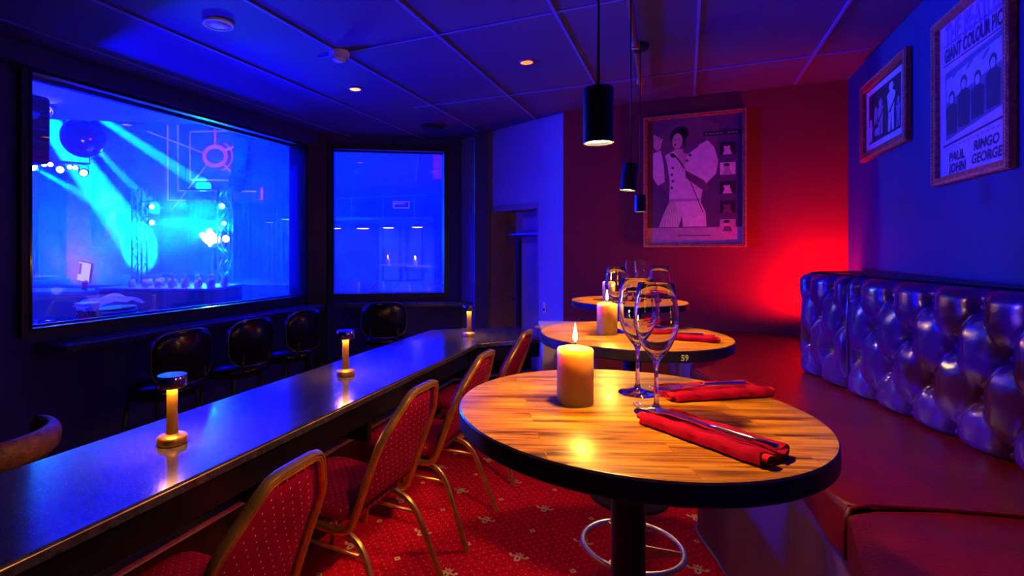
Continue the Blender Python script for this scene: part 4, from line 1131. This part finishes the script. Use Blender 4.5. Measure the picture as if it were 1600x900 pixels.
# bar island with monitor and upturned glasses
p_ = at(300, 448, 6.2)
t = thing('bar_island', 'dark bar island carrying rows of upturned glasses', 'bar', (p_.x, p_.y, 0), radians(-4))
M['bar_side'] = mat('bar_side', (.06, .06, .12), .4, noise=(3, .3))
obj('body', bx(-.95, .40, -.3, .5, 0, .97, bev=.03), M['bar_side'], t)
obj('countertop', bx(-.97, .42, -.32, .52, .972, .995, bev=.005), M['hall_panel'], t)
bm0 = None
for k in range(14):
    row = k % 2; x = p_.x-.62+.075*k+.01*random.random(); y = p_.y-.16+.22*row
    zz_ = .996
    if k == 0:
        gb = obj('bar_glass', lathed([(.033, 0), (.035, .004), (.036, .06), (.030, .095), (.006, .105), (.005, .14), (.028, .150), (.028, .153), (.003, .153), (.003, .11), (.026, .09), (.033, .055), (.031, .004)], segs=18, cap0=False, cap1=False), mat('bar_glass', (.8, .85, 1), .12, spec=1, trans=.25, noise=(60, .2)), None, True)
        c = gb
    else:
        c = gb.copy(); COL.objects.link(c)
    c.location = (x, y, zz_); c.scale = (1, 1, .9+.25*random.random())
    set_tag(c, ['leftmost', 'second', 'third', 'fourth', 'fifth', 'sixth', 'seventh', 'eighth', 'ninth', 'tenth', 'eleventh', 'twelfth', 'thirteenth', 'rightmost'][k]+' upturned glass from the left on the dark bar island' if 0 < k < 13 else ('leftmost' if k == 0 else 'rightmost')+' upturned glass of the row on the dark bar island', 'glass', 'upturned glasses on the bar island')
lamp('SPOT', 'bar_fill', (p_.x-.3, p_.y-.2, 2.55), (.3, .3, 1), 260, .03, (p_.x-.2, p_.y, .95), 45, .6)  # unseen spot added to brighten the upturned glasses
p_ = at(129, 440, 6.0)
t = thing('monitor', 'bright portrait touch screen standing on its arm beyond the window', 'monitor', (p_.x, p_.y, 1.065), radians(-18), rot=(0, radians(9), radians(-14)))
obj('bezel', bx(-.095, .105, 0, .02, -.005, .235, bev=.004), M['black'], t)
obj('screen', bx(-.083, .088, -.002, .0, .006, .222), M['screen_white'], t)
obj('screen_panel', bx(-.075, -.035, -.004, -.002, .08, .205), M['screen_dark'], t)
obj('screen_button', bx(.03, .08, -.004, -.002, .006, .024), M['screen_dark'], t)
obj('stand', bx(-.03, .03, .02, .05, -.10, .1, bev=.004), M['black'], t)
t = thing('till_counter', 'low dark counter holding the portrait screen', 'counter', (p_.x-.2, p_.y+.05, 0))
obj('countertop', bx(-.85, .28, -.2, .35, .93, .96, bev=.004), M['hall_panel'], t)
obj('body', bx(-.82, .26, -.17, .32, 0, .93), M['bar_side'], t)

# mirror ball
p_ = at(130.5, 215, 6.0); R_ = .228
t = thing('mirror_ball', 'dark mirror ball hanging beyond the wide window', 'mirror ball', tuple(p_))
bm = nb()
for j in range(22):
    la0 = -pi/2+pi*j/22; la1 = -pi/2+pi*(j+1)/22; n_ = max(5, int(44*cos((la0+la1)/2)))
    for i in range(n_):
        a0, a1 = 2*pi*(i+.06)/n_, 2*pi*(i+.94)/n_
        l0, l1 = la0+.006, la1-.006
        bm.faces.new([bm.verts.new((R_*cos(l)*cos(a), R_*cos(l)*sin(a), R_*sin(l))) for l, a in ((l0, a0), (l0, a1), (l1, a1), (l1, a0))])
obj('mirror_tiles', bm, M['mirror_tile'], t)
bm = nb(); bmesh.ops.create_uvsphere(bm, u_segments=32, v_segments=20, radius=R_-.004); obj('core', bm, M['black'], t, True)
obj('hanger', tubed([(0, 0, R_-.01), (0, 0, 6.6-p_.z)], .01, k=8, hint=(1, 0, 0)), M['black'], t)

# black loudspeaker at the window's left edge and the little spotlight beside it
p_ = at(36, 255, 3.35)
t = thing('loudspeaker', 'black loudspeaker hanging at the upper left corner of the wide window', 'loudspeaker', (p_.x, p_.y, 0), RU)
zb = p_.z; zt = at(36, 148, 3.35).z
obj('cabinet', bx(-.14, .115, -.10, .12, zb, zt, bev=.03), M['black_matte'], t, True, 40)
obj('grille', bx(-.12, .095, -.108, -.098, zb+.03, zt-.03, bev=.006), M['speaker_grille'] if False else M['black'], t)
obj('bracket', tubed([(0, 0, zt-.02), (0, 0, 2.6)], .012, k=8, hint=(1, 0, 0)), M['black'], t)
p_ = at(70, 174, 4.2)
t = thing('spotlight', 'small chrome spotlight glowing white beside the hanging loudspeaker', 'spotlight', tuple(p_), 0)
bm = nb(); lathe(bm, [(.0, .10), (.035, .10), (.05, .05), (.065, 0), (.062, 0), (.045, .05), (.0, .085)], 32, cap0=False, cap1=False)
bmesh.ops.rotate(bm, verts=bm.verts[:], cent=(0, 0, 0), matrix=Matrix.Rotation(radians(-60), 3, 'X')); obj('reflector', bm, M['chrome'], t, True)
bm = nb(); bmesh.ops.create_uvsphere(bm, u_segments=16, v_segments=10, radius=.026); obj('bulb', bm, mat('bulb_white', (1, .9, .8), .4, emit=(1, .8, .6), es=18), t, True)
obj('stem', tubed([(0, .05, .05), (0, .08, 2.6-p_.z)], .008, k=8, hint=(1, 0, 0)), M['black'], t)

# stage lights on their battens, each a housing, a yoke and a lens
def stage_light(label, px, py, d, r, aim, mt, group, arm=None):
    p_ = at(px, py, d)
    t = thing('stage_light', label, 'stage light', tuple(p_), 0, group)
    q = (Vector(aim)-p_).to_track_quat('-Z', 'Y'); 
    bm = nb(); lathe(bm, [(r*.9, -r*.2), (r*1.15, -r*.25), (r*1.2, r*.5), (r*.9, r*2.2), (0, r*2.4)], 20, cap0=False)
    for v in bm.verts: v.co = q @ v.co
    obj('housing', bm, M['black'], t, True, 40)
    bm = nb(); lathe(bm, [(0, -r*.35), (r*.5, -r*.3), (r*.9, -r*.15)], 20, cap0=False, cap1=False)
    for v in bm.verts: v.co = q @ v.co
    obj('lens', bm, mt, t, True)
    if arm: obj('clamp_arm', tubed([(0, 0, r*2.2), (arm-p_.x, 9.9-p_.y, r*2.2)], .012, k=6), M['black'], t)
    obj('yoke', tubed([(-r*1.25, 0, 0), (-r*1.25, 0, r*1.8), (0, 0, r*2.2), (r*1.25, 0, r*1.8), (r*1.25, 0, 0)], r*.14, k=6, hint=(0, 1, 0)), M['black'], t)
    return p_
g1 = 'row of stage lights at the left of the hall'
sl = [(50, 260, .085), (69, 257, .045), (79, 257, .045), (94, 265, .065), (109, 261, .045), (118, 262, .045), (131, 270, .065)]
names = ['leftmost and largest white stage light of the row', 'second stage light of the row from the left', 'third stage light of the row from the left', 'middle bright stage light of the row', 'fifth stage light of the row from the left', 'sixth stage light of the row, next to the last', 'rightmost white stage light of the row']
for (px, py, r), lab in zip(sl, names): stage_light(lab, px, py, 9.2, r, (-3.2, 3.5, 1.2), M['lens_white'], g1)
pa, pb = at(42, 250, 9.35), at(140, 256, 9.35)
t = thing('lighting_batten', 'thin pipe carrying the row of stage lights', 'pipe', (0, 0, 0))
obj('pipe', tubed([tuple(pa), tuple(pb)], .02, k=8), M['black'], t, True)
bm = nb(); tube(bm, [tuple(pa), (pa.x, pa.y, 6.6)], .008, 6, hint=(1, 0, 0)); tube(bm, [tuple(pb), (pb.x, pb.y, 6.6)], .008, 6, hint=(1, 0, 0)); obj('cables', bm, M['black'], t)
g2 = 'stage lights on the two truss towers'
for px, py, r, lab in ((237, 323, .05, 'upper stage light on the left truss tower'), (237, 348, .05, 'lower stage light on the left truss tower')):
    stage_light(lab, px, py, 9.6, r, (-3.0, 8.0, 1.9), M['lens_white'], g2, at(218, 294, 9.9).x)
for px, py, r, lab in ((347, 322, .06, 'upper stage light on the right truss tower'), (350, 349, .05, 'middle stage light on the right truss tower'), (353, 373, .07, 'lowest stage light on the right truss tower')):
    stage_light(lab, px, py, 9.6, r, (-2.6, 4.5, 1.5), M['lens_cyan'] if py < 360 else M['lens_white'], g2, at(352, 290, 9.9).x)
# dazzling blinder with small lamps
t = thing('blinder_light', 'dazzling white blinder glowing at the middle of the stage', 'stage light', tuple(at(328, 372, 10.0)))
bm = nb()
for x, z, r in ((0, 0, .12), (-.15, .06, .045), (-.08, .0, .07), (.12, -.02, .07), (-.01, .13, .05), (.0, -.13, .03)): lathe(bm, [(0, -.02), (r*.6, -.015), (r, 0)], 24, cap0=False, cap1=False, c=(x, z, 0))
bmesh.ops.rotate(bm, verts=bm.verts[:], cent=(0, 0, 0), matrix=Matrix.Rotation(radians(90), 3, 'X')); bmesh.ops.scale(bm, verts=bm.verts[:], vec=(1, 1, 1))
obj('lamp_faces', bm, M['blinder'], t, True)
obj('housing', bx(-.26, .28, .03, .22, -.2, .26, bev=.03), M['black'], t)
obj('stand', tubed([(0, .1, -.18), (0, .1, .8-at(328, 372, 10).z)], .03, k=8, hint=(1, 0, 0)), M['black'], t)

def truss(label, px, ytop, d, wdt, z0):
    p_ = at(px, ytop, d); t = thing('truss_tower', label, 'truss', (p_.x, p_.y, z0), 0, 'lattice truss towers on the stage'); H_ = p_.z-z0; w_ = wdt/2
    bm = nb()
    for sx in (-w_, w_):
        for sy in (-w_, w_): tube(bm, [(sx, sy, 0), (sx, sy, H_)], .015, 6, hint=(1, 0, 0))
    obj('chords', bm, M['steel'], t, True)
    bm = nb(); n_ = int(H_/(wdt*1.1))
    for i in range(n_):
        a, b = H_*i/n_, H_*(i+1)/n_
        for sy in (-w_, w_): tube(bm, [(-w_ if i % 2 else w_, sy, a), (w_ if i % 2 else -w_, sy, b)], .009, 6, hint=(0, 1, 0))
        for sx in (-w_, w_): tube(bm, [(sx, -w_ if i % 2 else w_, a), (sx, w_ if i % 2 else -w_, b)], .009, 6, hint=(1, 0, 0))
        tube(bm, [(-w_, -w_, a), (w_, -w_, b)], .007, 6, hint=(0, 1, 0))
    obj('lattice', bm, M['steel'], t, True)
    return t
truss('left lattice truss tower on the stage', 218, 294, 9.9, .18, .8)
truss('right lattice truss tower beside the dazzling light', 352, 290, 9.9, .20, .8)
bm = nb(); prism(bm, [(-8.15, 9.3), (-2.6, 9.3), (-2.6, 13.15), (-8.15, 13.15)], 0, .8); 
o = obj('stage_platform', bm, M['hall_dark']); set_tag(o, 'low dark stage platform under the trusses and curtains', 'stage')

# tinsel curtain strips around the dazzling light
bm = nb(); a_, b_ = at(290, 350, 10.3), at(366, 350, 10.3)
n_ = 120
for i in range(n_):
    x = a_.x+(b_.x-a_.x)*i/n_; zt_ = 2.6; zb_ = 1.15+.45*abs(sin(i*.7))+.3*random.random()
    if x > at(345, 0, 10.3).x: zb_ += .1
    pts = [(x+.012*sin(k*2.1+i), 10.3+.02*sin(k*1.3+i*.5), zt_+(zb_-zt_)*k/6) for k in range(7)]
    for (x0, y0, z0), (x1, y1, z1) in zip(pts, pts[1:]):
        bm.faces.new([bm.verts.new(q) for q in ((x0-.004, y0, z0), (x0+.004, y0, z0), (x1+.004, y1+.004, z1), (x1-.004, y1+.004, z1))])
bmesh.ops.solidify(bm, geom=bm.faces[:], thickness=.001)
o = obj('tinsel_curtain', bm, M['tinsel']); set_tag(o, 'shimmering tinsel fringe curtain around the dazzling stage light', 'curtain', kind='stuff')

t = thing('tinsel_rail', 'thin black rail from which the tinsel fringe hangs', 'rail', (0, 0, 0))
obj('rail', tubed([(a_.x-.05, 10.3, 2.61), (b_.x+.05, 10.3, 2.61)], .015, k=8), M['black'], t)
for x_ in (a_.x, b_.x): obj('cord', tubed([(x_, 10.3, 2.6), (x_, 10.3, 6.6)], .006, k=6, hint=(1, 0, 0)), M['black'], t)
def curtain(label, px0, px1, ytop, ybot, d, folds, mt):
    a_, b_ = at(px0, ytop, d), at(px1, ytop, d); zb_ = at(px0, ybot, d).z
    t = thing('stage_curtain', label, 'curtain', (a_.x, d, 0))
    W_ = b_.x-a_.x; n_ = folds*8; bm = nb(); rows = []
    for i in range(n_+1):
        x = W_*i/n_; y = .06*sin(2*pi*i/8)+.02*sin(i*.9); rows.append([bm.verts.new((x, y+dy, z)) for z, dy in ((a_.z, 0), ((a_.z+zb_)/2, .01*sin(i)), (zb_, .02*sin(i*.5)))])
    for r0, r1 in zip(rows, rows[1:]):
        for j in range(2): bm.faces.new((r0[j], r1[j], r1[j+1], r0[j+1]))
    bmesh.ops.solidify(bm, geom=bm.faces[:], thickness=.01)
    obj('drape', bm, mt, t, True)
    obj('curtain_rail', tubed([(-.05, 0, a_.z+.02), (W_+.05, 0, a_.z+.02)], .025, k=8), M['black'], t, True)
curtain('long pleated stage curtain to the right of the dazzling light', 362, 480, 316, 435, 11.3, 16, M['hall_curtain'])
curtain('dark pleated curtain at the far left of the hall', 30, 64, 310, 494, 11.0, 5, M['hall_curtain'])

# wheel line drawing on the far wall, built as emissive tubes
t = thing('wheel_drawing', 'violet outline drawing of a spoked wheel inside nested squares on the far wall', 'wall decoration', (0, 13.13, 0))
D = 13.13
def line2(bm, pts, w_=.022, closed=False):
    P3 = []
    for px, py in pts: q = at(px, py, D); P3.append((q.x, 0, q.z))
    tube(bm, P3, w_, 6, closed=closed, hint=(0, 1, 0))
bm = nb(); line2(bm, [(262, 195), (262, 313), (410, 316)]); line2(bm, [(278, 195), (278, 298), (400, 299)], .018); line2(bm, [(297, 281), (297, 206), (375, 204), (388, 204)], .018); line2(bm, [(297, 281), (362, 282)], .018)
obj('nested_squares', bm, M['emissive_violet'], t, True)
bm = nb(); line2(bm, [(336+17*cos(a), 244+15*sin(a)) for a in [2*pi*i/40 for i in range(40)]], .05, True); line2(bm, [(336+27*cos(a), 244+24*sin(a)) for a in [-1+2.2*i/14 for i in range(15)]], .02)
obj('wheel_rim', bm, M['emissive_pink'], t, True)
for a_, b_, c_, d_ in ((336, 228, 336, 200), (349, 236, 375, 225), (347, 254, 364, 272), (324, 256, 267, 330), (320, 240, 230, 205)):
    bm = nb(); line2(bm, [(a_, b_), (c_, d_)], .025 if c_ > 300 else .014); obj('spoke', bm, M['emissive_pink'] if c_ > 300 else M['emissive_violet'], t, True)
bm = nb(); line2(bm, [(409, 293), (409, 318), (404, 312)], .03); obj('corner_mark', bm, M['emissive_pink'], t)
# line array speaker
t = thing('line_array', 'curved hanging line array of loudspeakers beside the wheel drawing', 'loudspeaker', (0, 0, 0))
q = [(380, 212), (380, 222), (379.5, 232), (379, 242), (378, 252), (376.5, 262), (374.5, 272), (371.5, 282), (368, 292)]
for k, (px, py) in enumerate(q):
    c_ = at(px, py, 11.0); bm = nb(); box(bm, -.15, .15, -.12, .12, -.062, .062, bev=.01, M=Matrix.Translation(c_) @ Matrix.Rotation(radians(3*k), 4, 'X') @ Matrix.Rotation(radians(1.8*k), 4, 'Y'))
    obj('speaker_box', bm, M['hall_dark'], t)
c_ = at(380, 205, 11); obj('flying_frame', tubed([tuple(c_), (c_.x, c_.y, 6.6)], .02, k=8, hint=(1, 0, 0)), M['steel'], t)
# hanging fittings seen in front of the right end of window 1
for i, (px, py, r) in enumerate(((422, 354, .10), (449, 349, .14), (443, 366, .06), (452, 377, .09))):
    c_ = at(px, py-6, 9.0+.45*i); t = thing('hanging_lamp', ['wide pendant shade at the left of the little cluster by the curtain', 'highest pendant shade of the little cluster by the curtain', 'small pendant bulb of the cluster by the curtain', 'lowest pendant shade of the cluster by the curtain'][i], 'pendant lamp', tuple(c_), 0, 'small pendants by the stage curtain')
    obj('shade', lathed([(r, 0), (r*.98, .01), (r*.4, .06), (r*.15, .08), (0, .08)], cap0=False, segs=24), M['black'], t, True, 50)
    obj('bulb_disc', lathed([(0, .006), (r*.85, .006), (r*.85, .01)], cap0=False, cap1=False, segs=24), M['lens_cyan'], t)
    obj('cord', tubed([(0, 0, .078), (0, 0, 6.6-c_.z)], .006, k=6, hint=(1, 0, 0)), M['black'], t)

# far lounge behind window 2: bulkhead beam, panelled wall, pendants
D2 = 11.6
a_, b_ = at(440, 343, D2), at(676, 341, D2)
bm = nb(); prism(bm, [(a_.x, D2), (b_.x, D2-.15), (b_.x, 13.2), (a_.x, 13.2)], 2.08, 2.14); o = obj('canopy_beam', bm, M['soffit']); set_tag(o, 'long thin lit canopy edge above the lounge seen through the small window', 'canopy')
t = thing('wall_panelling', 'blue-lit wooden panelling of the lounge seen through the small window', 'panelling', (0, 0, 0))
pa_ = at(592, 0, 12.2).x; pb_ = at(678, 0, 12.2).x
obj('panel_board', bx(pa_, pb_, 12.2, 12.3, 0, 2.07), M['hall_panel'], t)
for i, (x0, x1) in enumerate(((pa_+.08, pa_+.50), (pa_+.62, pa_+1.02))):
    bm = nb()
    for q_ in ((x0, x0+.03, .7, 1.95), (x1-.03, x1, .7, 1.95), (x0, x1, .7, .73), (x0, x1, 1.92, 1.95)): box(bm, q_[0], q_[1], 12.16, 12.2, q_[2], q_[3], bev=.005)
    obj('panel_moulding', bm, M['hall_dark'], t)
bm = nb()
for px in (549, 598, 647): c_ = at(px, 300, 13.15); box(bm, c_.x-.012, c_.x+.012, 13.15, 13.2, 2.15, 2.75)
a_, b_ = at(522, 311, 13.15), at(668, 304, 13.15)
tube(bm, [tuple(a_), tuple(b_)], .014, 6); o = obj('wall_battens', bm, M['soffit']); set_tag(o, 'pale thin battens forming panels on the upper far wall', 'battens')
c_ = at(627, 320, 13.0); t = thing('wall_sign', 'small rectangular outlined sign on the far lounge wall', 'sign', tuple(c_))
bm = nb(); 
for q_ in ((-.2, .2, .07, .085), (-.2, .2, -.085, -.07), (-.2, -.185, -.085, .085), (.185, .2, -.085, .085), (-.17, .1, .02, .035)): box(bm, q_[0], q_[1], -.02, .0, q_[2], q_[3])
obj('outline', bm, M['emissive_violet'], t); obj('board', bx(-.2, .2, 0, .1, -.085, .085), M['hall_dark'], t)
M['bulb_lounge'] = mat('bulb_lounge', (1, .8, .8), .4, emit=(1, .6, .65), es=7)
for i, (px, py, r) in enumerate(((524, 357, .14), (567, 357, .16), (607, 356, .14), (652, 355, .14), (530, 346, .07), (572, 345, .08), (613, 344, .08), (658, 343, .07))):
    dd = 10.9 if i < 4 else 12.4; c_ = at(px, py, dd)
    t = thing('lounge_pendant', ['leftmost of the nearer lounge pendants', 'second of the nearer lounge pendants from the left', 'third of the nearer lounge pendants from the left', 'rightmost of the nearer lounge pendants', 'leftmost of the smaller pendants under the canopy edge', 'second small pendant under the canopy edge', 'third small pendant under the canopy edge', 'rightmost of the smaller pendants under the canopy edge'][i]+', through the small window', 'pendant lamp', tuple(c_), 0, 'lounge pendants seen through the small window')
    obj('shade', lathed([(r*1.05, .0), (r, .015), (r*.35, .07), (.02, .10), (0, .10)], cap0=False, segs=24), M['black'], t, True, 50)
    obj('bulb_disc', lathed([(0, -.012), (r*.7, -.006), (r*.85, .006)], cap0=False, cap1=False, segs=24), M['bulb_lounge'], t, True)
    if dd < 11: obj('cord', tubed([(0, 0, .098), (0, 0, 6.6-c_.z)], .004, k=6, hint=(1, 0, 0)), M['black'], t)
    else: obj('cord', tubed([(0, 0, .098), (0, 0, 2.085-c_.z)], .004, k=6, hint=(1, 0, 0)), M['black'], t)
# red banner and dark column at the right of window 2
c0_, c1_ = at(677, 238, 9.5), at(691, 279, 9.5)
t = thing('hanging_banner', 'magenta banner hanging at the upper right of the small window', 'banner', (c0_.x, 9.5, c1_.z))
obj('cloth', bx(0, .22, 0, .02, 0, c0_.z-c1_.z+.1), M['magenta_cloth_glow'], t)
bm = nb()
for k in (1, 2): box(bm, 0, .22, -.004, 0, k*.17, k*.17+.012)
obj('seams', bm, M['black'], t)
obj('hanging_rod', tubed([(0, .01, c0_.z-c1_.z+.1), (.26, .01, c0_.z-c1_.z+.1)], .015, k=8), M['black'], t)
obj('cord', tubed([(.11, .01, c0_.z-c1_.z+.1), (.11, .01, 6.6-c1_.z)], .006, k=6, hint=(1, 0, 0)), M['black'], t)
ca = at(654, 0, 9.8).x
t = thing('duct_panel', 'dark slanted panel beside the magenta banner', 'panel', (0, 0, 0))
p1, p2 = at(657, 238, 9.8), at(650, 284, 9.8)
bm = nb()
fr_ = [bm.verts.new((x, 9.8, z)) for x, z in ((p1.x, p1.z+.5), (p2.x, p2.z), (.3, p2.z), (.3, p1.z+.5))]; bk = [bm.verts.new((v.co.x, 9.95, v.co.z)) for v in fr_]
bm.faces.new(fr_); bm.faces.new(bk[::-1])
for i in range(4): bm.faces.new((fr_[i], fr_[(i+1) % 4], bk[(i+1) % 4], bk[i]))
obj('board', bm, M['hall_dark'], t)
obj('hanger', tubed([(.1, 9.87, p2.z+.3), (.1, 9.87, 6.6)], .015, k=6, hint=(1, 0, 0)), M['black'], t)
obj('bright_edge', tubed([(p1.x, 9.79, p1.z+.5), (p2.x, 9.79, p2.z)], .012, k=6, hint=(0, 1, 0)), M['soffit'], t)

# ------------------------------------------------------------------ haze in the hall and the beams in it
bm = nb()
prism(bm, [XY(-2.8, WN-.16), XY(4.1, WN-.16), (-1.40, 5.52), (.55, 5.80), (3.5, 5.9), (3.5, 13.1), (-23, 13.1), (-23, 0)], .02, 6.5)
m = bpy.data.materials.new('haze'); m.use_nodes = True; nt = m.node_tree; nt.nodes.remove(nt.nodes['Principled BSDF'])
vs = nt.nodes.new('ShaderNodeVolumeScatter'); vs.inputs['Density'].default_value = .05; vs.inputs['Color'].default_value = (.95, .97, 1, 1); vs.inputs['Anisotropy'].default_value = .0
nt.links.new(vs.outputs[0], nt.nodes['Material Output'].inputs['Volume'])
o = obj('stage_haze', bm, m); set_tag(o, 'thin blue stage haze filling the hall beyond the windows', 'haze', kind='stuff')
def beam(a, b, ang_, pw, col=CYAN, r=.03):
    lamp('SPOT', 'stage_beam', tuple(a), col, pw, r, tuple(b), ang_, .35)
beam(at(-80, -20, 9.0), at(212, 375, 13.1), 9, 420000)
beam(at(20, 95, 9.4), at(312, 286, 13.1), 4.6, 260000)
beam(at(85, 165, 9.6), at(238, 322, 13.1), 4.2, 120000)
beam(at(52, 261, 9.05), at(175, 330, 13.1), 5, 80000)
beam(at(240, 323, 9.55), at(320, 318, 12.0), 10, 16000)
beam(at(240, 348, 9.55), at(320, 346, 12.0), 10, 30000)
beam(at(347, 322, 9.5), at(275, 335, 9.9), 36, 6500, r=.05)
beam(at(352, 349, 9.5), at(270, 365, 9.9), 34, 6500, r=.05)
lamp('POINT', 'cyan_glow_fill', tuple(at(322, 350, 9.5)), CYAN, 420, .08)  # point light without a fixture, added for the cyan glow around the blinder
